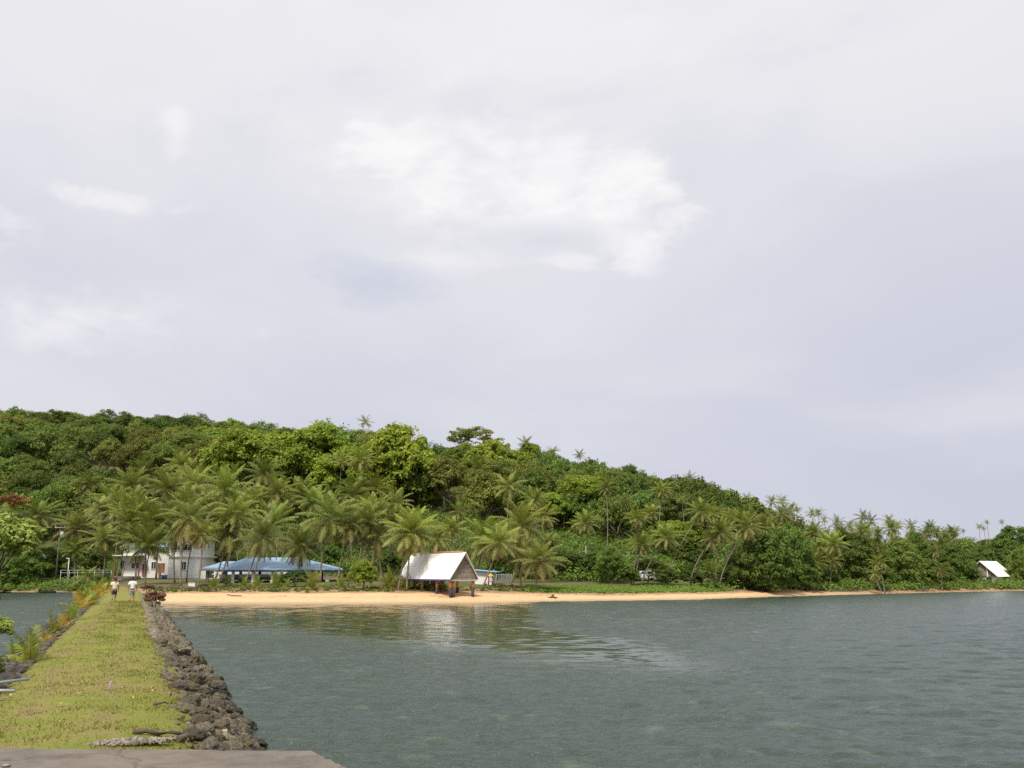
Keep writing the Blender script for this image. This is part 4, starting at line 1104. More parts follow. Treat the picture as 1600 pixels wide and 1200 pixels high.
# ------------------------------------------------------------------ hillside canopy, tree by tree
Ycan = table([-.9, -.42, -.38, -.3, -.2, -.13, -.06, 0, .1, .2, .27, .33, .42, .52, .9], [212, 212, 222, 222, 214, 205, 190, 182, 174, 176, 172, 176, 190, 212, 262])
def canopy():
    g = random.Random(40)
    zones = [(-.40, 'far hilltop forest above the lagoon at the left', 'left'), (-.27, 'forest above the white house, left of the breadfruit crowns', 'house'),
             (-.06, 'forest round the breadfruit crowns', 'crowns'), (.05, 'mixed slope forest above the boathouse', 'boathouse'),
             (.14, 'dark slope forest above the grass strip', 'dark'), (.24, 'slope forest behind the leaning palms', 'leaners'),
             (.40, 'low forest of the right point', 'point'), (9, 'far low forest behind the white-roofed hut', 'hut')]
    n = 0
    Y = 150.
    while Y < 352:
        u = -.575+g.uniform(0, .03)
        while u < .575:
            yf, yr, ys = Yfoot(u), Yrid(u), Ysh(u)
            step = 10.2/Y*g.uniform(.85, 1.15)
            if u > .28: step *= 1.15
            if Ycan(u) < Y < yr+9 and Y > ys+8:
                X = u*Y; Yj = Y+g.uniform(-3.5, 3.5)
                zg = G(X, Yj)
                sr = g.choice((g.uniform(3.4, 5.), g.uniform(4.8, 6.4), g.uniform(6., 8.2)))*(.8 if u > .26 else 1); sv = sr*g.uniform(.7, 1.0)
                lim = CH+ray(800, Hy(u))[1]*Yj+g.uniform(-1.2, .8)            # the photo's skyline
                if Yj < yr-22: lim -= .011*Yj
                zt = min(zg+g.uniform(7.5, 11.)*(.7 if u > .2 else 1), lim+.6)
                zc = max(zg+1.5, zt-sv)
                z = next(q for q in zones if u < q[0])
                kind = g.choice(['forest']*7+['dark', 'airy', 'airy', 'mangrove', 'mangrove', 'bread'])
                if z[2] in ('point', 'hut'): kind = g.choice(['forest', 'mangrove', 'mangrove'])
                if z[2] in ('crowns', 'boathouse') and g.random() < .3: kind = 'bread'
                tree('canopy_tree', kind, X, Yj, zc, sr, sv, 'broadleaf tree in the %s' % z[1], 'tree', 'trees of the %s' % z[1])
                n += 1
            u += step
        Y += 9.8
    print('canopy trees', n)
canopy()
# undergrowth and creepers: ground cover nobody could count
def scatter(name, seed, pts, m, leaf, per, r, label, cat):
    g = np.random.default_rng(seed)
    cen, nor, tint = [], [], []
    for (x, y, z, s) in pts:
        d = g.normal(size=(per, 3)); d /= np.linalg.norm(d, axis=1, keepdims=True); d[:, 2] = np.abs(d[:, 2])
        cen.append(np.array([x, y, z])+d*r*s*g.uniform(.6, 1.1, (per, 1))); nor.append(d+np.array([0, 0, .5])+g.normal(0, .4, (per, 3)))
        tint.append(np.clip(.5+g.normal(0, .15)+g.normal(0, .2, per), 0, 1))
    cen, nor, tint = map(np.concatenate, (cen, nor, tint))
    V, F = leaf_quads(g, cen, nor, leaf*g.uniform(.6, 1.3, len(cen)))
    o = link(name, np_mesh(name, V, F, m, {'tint': np.repeat(tint, 4)}))
    tag(o, label, cat, kind='stuff')
def covers():
    g = random.Random(77)
    pts = []
    for _ in range(2600):
        u = g.uniform(-.56, .56); yf = Ycan(u)-8; Y = yf+g.uniform(-2, 70)*g.random()
        if Y < Ysh(u)+7: continue
        X = u*Y
        pts.append((X, Y, G(X, Y)+.2, g.uniform(.6, 1.5)))
    for _ in range(420):
        u = g.uniform(.2, .56); Y = Ysh(u)+SANDW(u)+g.uniform(.5, 9); X = u*Y; pts.append((X, Y, G(X, Y), g.uniform(.5, 1.)))
    for _ in range(260):
        u = g.uniform(-.56, -.425); Y = Ysh(u)+g.uniform(1.5, 18); X = u*Y; pts.append((X, Y, G(X, Y), g.uniform(.3, .9)))
    for _ in range(1500):
        u = g.uniform(-.43, .28)
        lo = float(np.interp(u, [-.43, -.13, 0, .1, .28], [178, 166, 150, 143, 150])); Y = g.uniform(lo, Ycan(u)+2); X = u*Y
        pts.append((X, Y, G(X, Y)+.2, g.uniform(.7, 1.7)))
    for _ in range(700):
        u = g.uniform(-.56, .30); Y = Yrid(u)+g.uniform(-26, 9); X = u*Y
        pts.append((X, Y, G(X, Y)+g.uniform(.8, 2.8), g.uniform(1.3, 2.3)))
    scatter('undergrowth', 1, pts, M['leaf_mangrove'], .5, 46, 1.5, 'dense dark green undergrowth covering the foot of the hill', 'undergrowth')
    pts = []
    for _ in range(1500):
        u = g.uniform(.015, .225); Y = Ysh(u)+SANDW(u)+g.uniform(-.6, 9)-.5*abs(g.gauss(0, .6)); X = u*Y
        pts.append((X, Y, G(X, Y)-.05, g.uniform(.5, 1.2)))
    scatter('creeper', 2, pts, M['leaf_cover'], .22, 34, .42, 'bright green beach creeper covering the ground behind the sand', 'ground cover')
    pts = []
    for _ in range(520):
        u = g.uniform(-.37, .02); Y = Ysh(u)+SANDW(u)+g.uniform(-2, 14)*g.random(); X = u*Y
        pts.append((X, Y, G(X, Y)-.05, g.uniform(.3, 1.)))
    scatter('beach_weeds', 3, pts, M['leaf_shrub'], .22, 26, .45, 'patchy low weeds along the upper edge of the beach', 'weeds')
covers()
def edge_weeds():
    g = random.Random(19); pts = []
    for _ in range(520):
        D = 10+50*g.random()**1.5; c = g.gauss(1.08, .18) if g.random() < .68 else widen(D, g.gauss(-2.3, .16))
        pts.append((cw(D, c), D, cwz(c)-.02, g.uniform(.4, 1.3)))
    scatter('edge_weeds', 9, pts, M['leaf_weed'], .055, 20, .09, 'straggling olive weeds along both edges of the causeway grass', 'weeds')
M['leaf_weed'] = leaf_mat('weed_leaves', (.10, .085, .03), (.26, .23, .06), .3, 0, 0)
edge_weeds()
#PART2
# ------------------------------------------------------------------ buildings
def X_at(px, Y): return P(px, 896, Y).x
def Z_at(py, Y): return P(800, py, Y).z
def wbox(px0, px1, py0, py1, Y, depth, mb=None):
    """box whose front face at distance Y covers the given photo rectangle"""
    mb = mb or MB()
    x0, x1 = X_at(px0, Y), X_at(px1, Y); z1, z0 = Z_at(py0, Y), Z_at(py1, Y)
    mb.box(((x0+x1)/2, Y+depth/2, (z0+z1)/2), (abs(x1-x0), depth, z1-z0)); return mb
def window(parent, px0, px1, py0, py1, Y, off):
    x0, x1 = X_at(px0, Y)-off.x, X_at(px1, Y)-off.x; z1, z0 = Z_at(py0, Y)-off.z, Z_at(py1, Y)-off.z
    y = Y-off.y
    w = MB().box(((x0+x1)/2, y-.012, (z0+z1)/2), (x1-x0, .06, z1-z0)).build('window', M['darkglass'], parent)
    mb = MB(); t = .07
    mb.box(((x0+x1)/2, y-.035, z1+t/2), (x1-x0+2*t, .11, t)); mb.box(((x0+x1)/2, y-.05, z0-t/2), (x1-x0+2*t, .14, t))
    for x in (x0-t/2, x1+t/2): mb.box((x, y-.035, (z0+z1)/2), (t, .11, z1-z0))
    mb.box(((x0+x1)/2, y-.05, (z0+z1)/2), (.05, .04, z1-z0))
    mb.build('frame', M['white_wall'], w)
def build_house():
    Y = 168.
    o = Vector((X_at(250, Y), Y, G(X_at(250, Y), Y)))
    e = empty('white_house', o, 0, 'white two-storey house with teal roof edge behind the palms at the causeway\'s far end', 'house')
    def part(name, mat_, mb, parent=e):
        bmesh.ops.translate(mb.bm, verts=mb.bm.verts, vec=-o); return mb.build(name, mat_, parent)
    gz = o.z-.6
    mb = MB(); x0, x1 = X_at(262, Y), X_at(311, Y); zt = Z_at(841, Y)
    mb.box(((x0+x1)/2, Y+4, (gz+zt)/2), (x1-x0, 8, zt-gz)); part('wall', M['white_wall'], mb)
    mb = MB(); mb.box(((x0+x1)/2+.2, Y+3.9, Z_at(869.5, Y)), (x1-x0+.7, 8.3, .22)); part('floor_band', M['white_wall'], mb)
    # gable roof of the tower-like block, ridge running away
    pk = Z_at(831, Y); h = .55
    mb = MB(); xm = (x0+x1)/2
    for s in (-1, 1):
        xe = xm+s*((x1-x0)/2+h)
        mb.slab([(xm, Y-.6, pk), (xe, Y-.6, zt-.15), (xe, Y+8.6, zt-.15), (xm, Y+8.6, pk)], .12)
    r = part('roof', M['teal_roof'], mb)
    mb = MB(); mb.prism([(x0, zt+.003), (x1, zt+.003), (xm, pk-.14)], Y+.003, Y+.2); part('gable', M['white_wall'], mb)
    # lower wing to the left
    w0, w1 = X_at(186, Y), X_at(262, Y); wz = Z_at(853, Y); Yw = Y+1.2
    mb = MB(); mb.box(((w0+w1)/2-.002, Yw+3.5, (gz+wz)/2), (w1-w0, 7, wz-gz)); part('wall', M['white_wall'], mb)
    mb = MB(); zr = Z_at(843, Y)
    mb.slab([(w0-.7, Yw-.7, wz-.1), (w1-.02, Yw-.7, wz-.1), (w1-.02, Yw+3.5, zr), (w0+2, Yw+3.5, zr)], .12)
    mb.slab([(w0-.7, Yw+7.6, wz-.1), (w1-.02, Yw+7.6, wz-.1), (w1-.02, Yw+3.5, zr), (w0+2, Yw+3.5, zr)], .12)
    mb.slab([(w0-.7, Yw-.7, wz-.1), (w0-.7, Yw+7.6, wz-.1), (w0+2, Yw+3.5, zr)], .12); part('roof', M['blue_roof'], mb)
    # porch
    pz = Z_at(868, Y)
    mb = MB(); mb.box((X_at(199, Y), Yw-.9, pz), (X_at(222, Y)-X_at(176, Y), 1.75, .16)); part('porch_roof', M['white_wall'], mb)
    for px in (179, 218):
        mb = MB(); mb.box((X_at(px, Y), Yw-1.55, (gz+pz)/2-.05), (.16, .16, pz-gz-.1)); part('porch_post', M['brown'], mb)
    mb = MB(); mb.box((X_at(200, Y), Yw-1.3, o.z-.02), (X_at(217, Y)-X_at(184, Y), 2.4, .7)); mb.box((X_at(200, Y), Yw-2.75, o.z-.2), (2.6, .5, .45)); part('step', M['concrete'], mb)
    window(e, 283.8, 297.5, 850.5, 860, Y, o); window(e, 271, 279, 851, 860, Y, o); window(e, 282.5, 290, 878, 890, Y, o)
    ow = o.copy()
    for q in ((187.5, 194, 876, 889), (205, 218, 880, 888), (236, 243, 878, 889), (192, 200, 857, 864), (228, 240, 857, 865)): window(e, *q, Yw, o)
    xd0, xd1 = X_at(222, Yw), X_at(229, Yw)
    mb = MB(); mb.box(((xd0+xd1)/2, Yw-.02, o.z+1.35), (xd1-xd0, .08, 2.1)); d = part('door', M['brown'], mb)
    mb = MB(); mb.sphere((xd1-.12, Yw-.1, o.z+1.3), .05, 1); part('handle', M['metal'], mb, d)
build_house()
def build_shelter():
    Y = 139.; dp = 10.
    o = Vector((X_at(430, Y), Y, G(X_at(430, Y), Y+3)))
    e = empty('open_shelter', o, 0, 'long open shelter with a faded blue hip roof on white columns', 'shelter')
    def part(name, mat_, mb, parent=e):
        bmesh.ops.translate(mb.bm, verts=mb.bm.verts, vec=-o); return mb.build(name, mat_, parent)
    ze = Z_at(889.5, Y)
    def hip(x0, x1, y0, y1, z0, r0, r1, zr, m_):
        ym = (y0+y1)/2
        A, B, C_, D_ = (x0, y0, z0), (x1, y0, z0), (x1, y1, z0), (x0, y1, z0); E, F = (r0, ym, zr), (r1, ym, zr)
        mb = MB()
        for pts in ([A, B, F, E], [B, C_, F], [C_, D_, E, F], [D_, A, E]): mb.slab(pts, .1)
        return part('roof', m_, mb)
    k = (Y+dp/2)/Y
    zr = Z_at(871, Y+dp/2)
    rf = hip(X_at(337, Y), X_at(525, Y), Y-.8, Y+dp+.8, ze-.06, X_at(384, Y+5), X_at(467, Y+5), zr, M['blue_roof'])
    zr2 = Z_at(877, Y+dp/2)
    hip(X_at(315, Y), X_at(392, Y), Y+.2, Y+dp, ze+.22, X_at(349, Y+5), X_at(385, Y+5), zr2, M['blue_roof'])
    mb = MB(); xa, xb = X_at(338, Y), X_at(524, Y)
    for y in (Y-.62, Y+dp+.6): mb.box(((xa+xb)/2, y, ze-.24), (xb-xa, .12, .2))
    for x in (xa+.1, xb-.1): mb.box((x, Y+dp/2, ze-.24), (.12, dp+1.1, .2))
    part('fascia', M['purple'], mb)
    for px, dy, m_ in ((324, 1.2, 'pole'), (350, 4, 'concrete'), (364.5, .2, 'white_wall'), (395.6, .2, 'white_wall'), (426, .2, 'white_wall'), (455, .2, 'white_wall'),
                       (484, .2, 'white_wall'), (512, .2, 'white_wall'), (376, 9.6, 'concrete'), (406, 9.6, 'concrete'), (440, 9.6, 'concrete'), (473, 9.6, 'concrete'), (503, 9.6, 'concrete')):
        yy = Y+dy; x = X_at(px, yy); z0 = G(x, yy)-.2
        mb = MB(); mb.box((x, yy, (z0+ze-.16)/2), (.36, .36, ze-.16-z0)); mb.box((x, yy, z0+.3), (.5, .5, .35)); part('column', M[m_], mb)
    # benches and tables inside
    for i, (px, dy) in enumerate(((352, 2.4), (372, 4.6), (383, 2.0), (410, 2.6), (433, 3.4), (470, 2.6))):
        yy = Y+dy; x = X_at(px, yy); z = G(x, yy)
        b_ = empty('bench', (x, yy, z), 0, None, 'bench', 'benches inside the blue-roofed shelter')
        b_['label'] = ['white bench by the grey column at the shelter\'s left end', 'bench in the second row, behind the first white column', 'white bench just right of the first white column',
                       'bench between second and third white columns of the shelter', 'bench right of the third white column', 'bench behind the round bush in the shelter\'s right half'][i]
        MB().box((0, 0, .62), (1.9, .5, .07)).build('seat', M['white_plastic'], b_)
        for sx in (-.8, .8): MB().box((sx, 0, .29), (.09, .4, .585)).build('leg', M['concrete'], b_)
        MB().box((0, .3, .95), (1.9, .06, .35)).build('backrest', M['white_plastic'], b_)
build_shelter()
def simple_house(name, px0, px1, pyt, Y, depth, rz, wall_m, roof_m, roof_h, label, cat, over=.4, posts=False):
    x0, x1 = X_at(px0, Y), X_at(px1, Y); xm = (x0+x1)/2; z0 = G(xm, Y+depth/2); zt = Z_at(pyt, Y); w = x1-x0
    e = empty(name, (xm, Y, z0), rz, label, cat); h = zt-z0
    if posts:
        for sx in (-1, 1):
            for y in (.2, depth-.2): MB().box((sx*(w/2-.15), y, h/2-.1), (.15, .15, h-.21)).build('post', M['pole'], e)
        MB().box((0, depth-.05, h*.35), (w-.4, .08, h*.7)).build('back_wall', wall_m, e)
    else:
        MB().box((0, depth/2, h/2-.25), (w, depth, h+.46)).build('wall', wall_m, e)
    mb = MB()
    if roof_h > 0:
        for s in (-1, 1): mb.slab([(-w/2-over, depth/2, h+roof_h), (w/2+over, depth/2, h+roof_h), (w/2+over, depth/2+s*(depth/2+over), h-.02), (-w/2-over, depth/2+s*(depth/2+over), h-.02)], .09)
    else: mb.box((0, depth/2, h+.07), (w+2*over, depth+2*over, .16))
    mb.build('roof', roof_m, e)
    return e, w, h
e, w, h = simple_house('low_building', 312, 343, 889, 166, 5, 0, M['white_wall'], M['grey_roof'], 0, 'low cream building between the white house and the blue shelter', 'building', .2)
MB().box((.3, -.01, h*.45), (.9, .05, 1.2)).build('window', M['darkglass'], e)
simple_house('grey_hut', 336, 441, 897, 157, 5, 0, M['pole'], M['grey_roof'], .45, 'low grey-roofed hut seen through the blue shelter\'s columns', 'hut', .4, True)
simple_house('blue_roofed_shack', 58, 71, 872, 184, 4, R(12), M['pole'], M['blue_roof'], .9, 'small shack with a blue roof behind the pale green leaning tree', 'shack')
# small white hut right of the boathouse
def build_kiosk():
    Y = 128.; px0, px1 = 742, 769.5
    x0, x1 = X_at(px0, Y), X_at(px1, Y); w = x1-x0; z0 = G((x0+x1)/2, Y)
    e = empty('small_white_hut', ((x0+x1)/2, Y, z0), R(-9), 'small white hut with a flat pale blue roof beside the boathouse', 'hut'); h = Z_at(893.5, Y)-z0
    MB().box((0, 1.4, h/2-.2), (w, 2.8, h+.4)).build('wall', M['white_wall'], e)
    MB().slab([(-w/2-.15, -.5, h+.30), (w/2+.65, -.5, h+.04), (w/2+.65, 3.3, h+.04), (-w/2-.15, 3.3, h+.30)], .1).build('roof', M['paleblue'], e)
    d = MB().box((w/2+.01, 1.2, .95), (.06, .8, 1.9)).build('door', M['grey_roof'], e)
    MB().sphere((w/2+.07, .9, .95), .04, 1).build('handle', M['metal'], d)
build_kiosk()
def build_slide():
    Y = 126.; x = X_at(766.5, Y); z = G(x, Y)
    e = empty('play_tower', (x, Y, z), R(10), 'small plastic play tower with yellow roof and red posts beside the white hut', 'play tower')
    for sx in (-1, 1):
        for sy in (-1, 1): MB().tube([(sx*.24, sy*.24, 0), (sx*.24, sy*.24, 1.15)], .05, 6).build('post', M['red'], e)
    mb = MB()
    for a in range(4):
        c, s = math.cos(a*PI/2), math.sin(a*PI/2)
        mb.slab([(c*.38-s*.38, s*.38+c*.38, 1.15), (c*.38+s*.38, s*.38-c*.38, 1.15), (0, 0, 1.55)], .03)
    mb.build('roof', M['yellow'], e)
    MB().box((0, 0, .48), (.5, .5, .08)).build('deck', M['blue'], e)
    MB().slab([(-.24, -.2, .5), (-.24, .2, .5), (-.95, .2, .06), (-.95, -.2, .06)], .05).build('slide', M['blue'], e)
    MB().box((0, -.26, .72), (.42, .03, .3)).build('panel', M['white_plastic'], e)
build_slide()
# boathouse on the sand: steep white roof, plank gable, orange piles with black feet
def build_boathouse():
    Y = 108.; x = X_at(725, Y); zg = G(x, Y)
    e = empty('boathouse', (x, Y, zg), R(31), 'open boathouse with a steep white roof and plank gable on orange and black piles', 'boathouse')
    L = 13.6; hw = 1.82; ze = Z_at(905, Y)-zg; za = Z_at(862.5, Y)-zg
    rl = MB().slab([(0, -.45, za), (0, L, za), (-hw, L+.1, ze), (-hw, -.05, ze)], .07).build('roof', M['white_roof'], e)
    MB().slab([(0, -.45, za-.004), (0, L, za-.004), (hw+.05, L+.1, ze), (hw+.05, -.05, ze)], .07).build('roof', M['white_roof'], e)
    MB().tube([(0, .2, za+.03), (0, L*.62, za+.05)], .10, 6).build('ridge_cap', M['rust'], rl)
    MB().tube([(0, L*.62, za+.04), (0, L, za+.04)], .06, 6).build('ridge_cap', M['white_roof'], rl)
    MB().box((-hw+.04, L/2, ze-.12), (.06, L, .13)).build('eave_board', M['purple'], e)
    for y in (.12, L-.2):
        mb = MB(); n = 11
        for i in range(n):                                  # overlapping planks
            z0 = ze-.02+(za-.12-ze)*i/n; z1 = ze-.02+(za-.12-ze)*(i+1)/n+.02
            w0 = (hw-.05)*(1-(z0-ze)/(za-ze))-.03; w1 = (hw-.05)*(1-(z1-ze)/(za-ze))-.03
            if w1 < .02: w1 = .02
            mb.prism([(-w0, z0), (w0, z0), (w1, z1), (-w1, z1)], y-.01-.012*(i % 2)-.004*i, y+.05)
        g_ = mb.build('gable', M['wood'], e)
    for s in (-1, 1):
        MB().tube([(s*.03, -.36, za-.14), (s*(hw-.12), .0, ze-.02)], .06, 4).build('bargeboard', M['wood'], e)
    MB().box((0, .1, ze-.12), (2*hw-.3, .1, .16)).build('tie_beam', M['grey_roof'], e)
    for y in (.35, 4., 7.8, 11.5):
        for sx in (-1.3, 1.3):
            for dx in ((-.16, .16) if (y < 1 and sx < 0) else (0,)):
                wz = ze-.2; x_ = sx+dx; zl = -.5
                p_ = MB().tube([(x_, y, .95), (x_, y, wz)], .145, 10).build('pile', M['orange'], e)
                MB().tube([(x_, y, zl), (x_, y, .952)], .165, 10).build('tar_foot', M['black'], p_)
        MB().box((0, y, ze-.12), (2.9, .12, .15)).build('beam', M['wood'], e) if y > 1 else None
    return e, zg
BH, BHZ = build_boathouse()
t = empty('table', BH.matrix_basis @ Vector((-.1, 6.2, -.2)), R(31), 'dark wooden table under the boathouse roof', 'table')
MB().box((0, 0, .74), (1.4, 1.9, .07)).build('table_top', M['wood'], t)
for sx in (-.55, .55):
    for sy in (-.8, .8): MB().box((sx, sy, .3), (.08, .08, .81)).build('leg', M['wood'], t)
# hut at the right point
def build_point_hut():
    Y = 190.; ap = P(1532, 876.5, Y); x = ap.x; zg = 1.35
    rz = R(-50)
    e = empty('white_roofed_hut', (x, Y, zg), rz, 'hut with a bright white gable roof at the water on the far right', 'hut')
    za = ap.z-zg; ze = Z_at(901, Y)-zg; hw = 3.3; L = 7.
    for s in (-1, 1): MB().slab([(0, -.5, za+.002*s), (0, L, za+.002*s), (s*hw, L, ze), (s*hw, -.5, ze)], .08).build('roof', M['white_roof'], e)
    MB().prism([(-hw+.2, ze+.05), (hw-.2, ze+.05), (0, za-.15)], .1, .2).build('gable', M['wood'], e)
    for xx in (-1.1, 1.1): MB().box((xx, .0, ze+(za-ze)*.3), (.2, .12, (za-ze)*.62)).build('gable_post', M['white_wall'], e)
    MB().box((0, L/2, ze/2-.35), (2*hw-.6, L-.6, ze+.68)).build('wall', M['white_wall'], e)
    MB().box((1.2, .27, ze*.5), (1.1, .1, .8)).build('window', M['darkglass'], e)
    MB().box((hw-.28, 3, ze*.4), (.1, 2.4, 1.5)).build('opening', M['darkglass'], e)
build_point_hut()
def build_seawall():
    pts = [(1546, 921), (1575, 921.5), (1612, 921.5), (1680, 921.5)]
    g = random.Random(3); mb = MB()
    ws = [P(a, b, 3.1/-ray(a, b)[1]*.985) for a, b in pts]
    for i in range(len(ws)-1):
        n = 16
        for k in range(n):
            for r_ in range(3):
                p = ws[i].lerp(ws[i+1], (k+g.random())/n); s = g.uniform(.3, .5)
                mb.sphere((p.x+g.uniform(-.2, .2), p.y+r_*.25+g.uniform(-.2, .2), .15+r_*.36), s, 2, (1.2, .8, .7))
    for v in mb.bm.verts: v.co += Vector((1, 1, 1))*.12*mnoise.noise(v.co*2.3)
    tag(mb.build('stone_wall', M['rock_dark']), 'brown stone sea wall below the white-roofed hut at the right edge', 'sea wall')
build_seawall()

# ------------------------------------------------------------------ poles, rails, fence, car
def build_pole(px, pyt, Y, label, transformer=False, m_='pole', r=.13):
    x = X_at(px, Y); z0 = G(x, Y); zt = Z_at(pyt, Y)
    e = empty('utility_pole', (x, Y, z0), 0, label, 'pole')
    h = zt-z0
    MB().tube([(0, 0, -.4), (0, 0, h)], [r*1.15, r*.8], 8).build('post', M[m_], e)
    if transformer:
        MB().box((0, -.1, h-.25), (1.9, .1, .12)).build('crossarm', M['grey_roof'], e)
        t_ = MB().tube([(.45, -.1, h-1.95), (.45, -.1, h-1.0)], .3, 12).build('transformer', M['white_plastic'], e)
        MB().tube([(.45, -.1, h-1.0), (.45, -.1, h-.75)], .06, 6).build('bushing', M['metal'], t_)
        for sx in (-.8, .8): MB().tube([(sx, -.1, h-.19), (sx, -.1, h+.02)], .05, 6).build('insulator', M['white_plastic'], e)
    return e, zt
build_pole(88, 822, 170., 'dark utility pole with a white transformer at the left shore', True)
build_pole(916, 853, 158., 'thin grey pole in front of the dark stems of the deep green stand', False, 'concrete', .09)
build_pole(951, 868, 150., 'slim pale pole beside the leafy roadside bush', False, 'bark_palm', .1)
def wire(name, a, b, sag, label):
    pts = []
    for i in range(13):
        t = i/12; p = a.lerp(b, t); p.z -= sag*4*t*(1-t); pts.append(p)
    tag(MB().tube(pts, .022, 4).build(name, M['grey_roof']), label, 'wire')
wire('power_line', P(88, 824, 170)+Vector((-.8, -.1, 0)), P(-60, 818, 176), .6, 'power line running left from the utility pole with the transformer')
wire('power_line', P(88, 824, 170)+Vector((.8, -.1, 0)), P(175, 826, 172), .5, 'power line running right from the utility pole into the palms')
wire('power_line', P(916, 861, 158), P(1010, 868, 152), .3, 'thin wire crossing the dark trees right of the thin grey pole')
wire('power_line', P(916, 861, 158), P(868, 864, 160), .25, 'thin wire left of the thin grey pole')
def build_lamp():
    Y = 166.; x = X_at(106, Y); z0 = G(x, Y); h = Z_at(873, Y)-z0
    e = empty('lamp_post', (x, Y, z0), 0, 'thin white lamp post at the metal railing', 'lamp post')
    MB().tube([(0, 0, -.2), (0, 0, h)], .06, 8).build('post', M['white_plastic'], e)
    MB().box((-.18, 0, h+.05), (.6, .22, .12), 0, .03).build('lamp_head', M['white_plastic'], e)
    MB().tube([(0, 0, -.2), (0, 0, .35)], .16, 8).build('foot', M['concrete'], e)
build_lamp()
def build_rail():
    Y = 165.5; x0, x1 = X_at(95, Y), X_at(174, Y)
    zt = Z_at(891, Y); zm = Z_at(895, Y)
    e = empty('metal_railing', ((x0+x1)/2, Y, G((x0+x1)/2, Y)), 0, 'grey metal railing along the shore left of the causeway end', 'railing')
    o = e.location
    for z in (zt, zm): MB().tube([(x0-o.x, 0, z-o.z), (x1-o.x, 0, z-o.z)], .05, 6).build('rail', M['metal'], e)
    n = 7
    for i in range(n):
        x = lerp(x0, x1, i/(n-1)); MB().tube([(x-o.x, 0, G(x, Y)-o.z-.2), (x-o.x, 0, zt-o.z+.002)], .055, 6).build('post', M['metal'], e)
build_rail()
def build_fence():
    Y = 136.; x0, x1 = X_at(776, Y), X_at(799, Y); o = Vector(((x0+x1)/2, Y, G((x0+x1)/2, Y)))
    e = empty('chain_link_fence', o, 0, 'grey chain-link fence with round posts right of the small white hut', 'fence')
    zt = Z_at(897.5, Y)-o.z; w = x1-x0
    for i in range(7):
        x = -w/2+w*i/6; MB().tube([(x, 0, -.3), (x, 0, zt+.05)], .04, 6).build('post', M['metal'], e)
    MB().tube([(-w/2, 0, zt), (w/2, 0, zt)], .03, 6).build('rail', M['metal'], e)
    mb = MB(); k = 26
    for i in range(k):
        x = -w/2+w*i/k
        for s in (-1, 1):
            xe = x+s*(zt-.05)
            t = 1.
            if xe > w/2: t = (w/2-x)/(xe-x)
            if xe < -w/2: t = (-w/2-x)/(xe-x)
            if t > .05: mb.tube([(x, -.045, .05), (x+(xe-x)*t, -.045, .05+(zt-.05)*t)], .009, 3, False)
    mb.build('mesh', M['metal'], e)
build_fence()
def build_car():
    Y = 145.; x = X_at(1008, Y); z = G(x, Y)
    e = empty('parked_car', (x, Y, z+.02), R(6), 'silver-white car parked under trees behind the grass strip', 'car')
    prof_ = [(-2.1, .35), (-2.12, .68), (-1.95, .86), (-1.2, .95), (-.62, 1.40), (.75, 1.43), (1.45, 1.0), (2.0, .92), (2.1, .65), (2.08, .35)]
    mb = MB(); mb.prism(prof_, -.82, .82)
    es = [ed for ed in mb.bm.edges]; bmesh.ops.bevel(mb.bm, geom=es, offset=.06, segments=2, affect='EDGES'); mb.build('body', M['carpaint'], e)
    for s in (-1, 1):
        MB().prism([(-1.02, .98), (-.58, 1.32), (.02, 1.34), (.02, .98)], s*.815, s*.832).build('window', M['darkglass'], e)
        MB().prism([(.1, .98), (.1, 1.34), (.7, 1.35), (1.2, 1.0)], s*.815, s*.832).build('window', M['darkglass'], e)
    for sx in (-1.3, 1.3):
        for s in (-1, 1):
            w_ = empty('wheel', (sx, s*.72, .31)); w_.parent = e
            MB().tube([(0, -.1, 0), (0, .1, 0)], .31, 16).build('tyre', M['tyre'], w_)
            MB().tube([(0, -.108, 0), (0, .108, 0)], .18, 12).build('rim', M['metal'], w_)
    for y in (-.55, .55):
        MB().box((-2.1, y, .7), (.08, .35, .14)).build('headlight', M['clear'], e); MB().box((2.08, y, .72), (.08, .3, .14)).build('tail_light', M['red'], e)
build_car()

# ------------------------------------------------------------------ things on the beach and in the water
def log_(px0, py0, px1, py1, r, label, m_='darkwood', lift=.05, name='driftwood_log', cat='driftwood'):
    def gp(px, py):
        p = hit(px, py, 60); 
        return Vector((p.x, p.y, max(p.z, 0.)+lift))
    a, b = gp(px0, py0), gp(px1, py1); g = random.Random(int(px0*7+py0))
    pts = [a.lerp(b, t/5)+Vector((0, g.uniform(-.2, .2), g.uniform(-.02, .1))) for t in range(6)]
    tag(MB().tube(pts, [r*g.uniform(.7, 1.1) for _ in range(6)], 7).build(name, M[m_]), label, cat)
log_(205, 917, 250, 920, .22, 'long dark log at the top of the beach next to the causeway end')
log_(248, 919, 308, 921, .24, 'long dark log lying below the palms at the left end of beach')
log_(314, 915, 338, 916, .13, 'short dark log under the left end of the shelter')
log_(322, 924, 338, 925, .10, 'short stick on the sand below the shelter\'s left end')
log_(354, 931, 377, 932.5, .06, 'thin dark stick lying on the sand near the water')
log_(436, 915, 446, 916, .14, 'dark log end in front of the round shrub')
log_(522, 917, 533, 917, .16, 'dark lump of driftwood below the right end of the shelter')
log_(1298, 924.5, 1342, 924, .16, 'grey log lying at the waterline under the shore palms')
log_(1262, 921, 1300, 922, .12, 'dark branch on the sand left of the waterline log')
log_(770, 921, 786, 922, .10, 'pale grey stick behind the sand right of the play tower', 'paledrift')
log_(1430, 924, 1460, 924, .1, 'dark branch at the waterline of the right point')
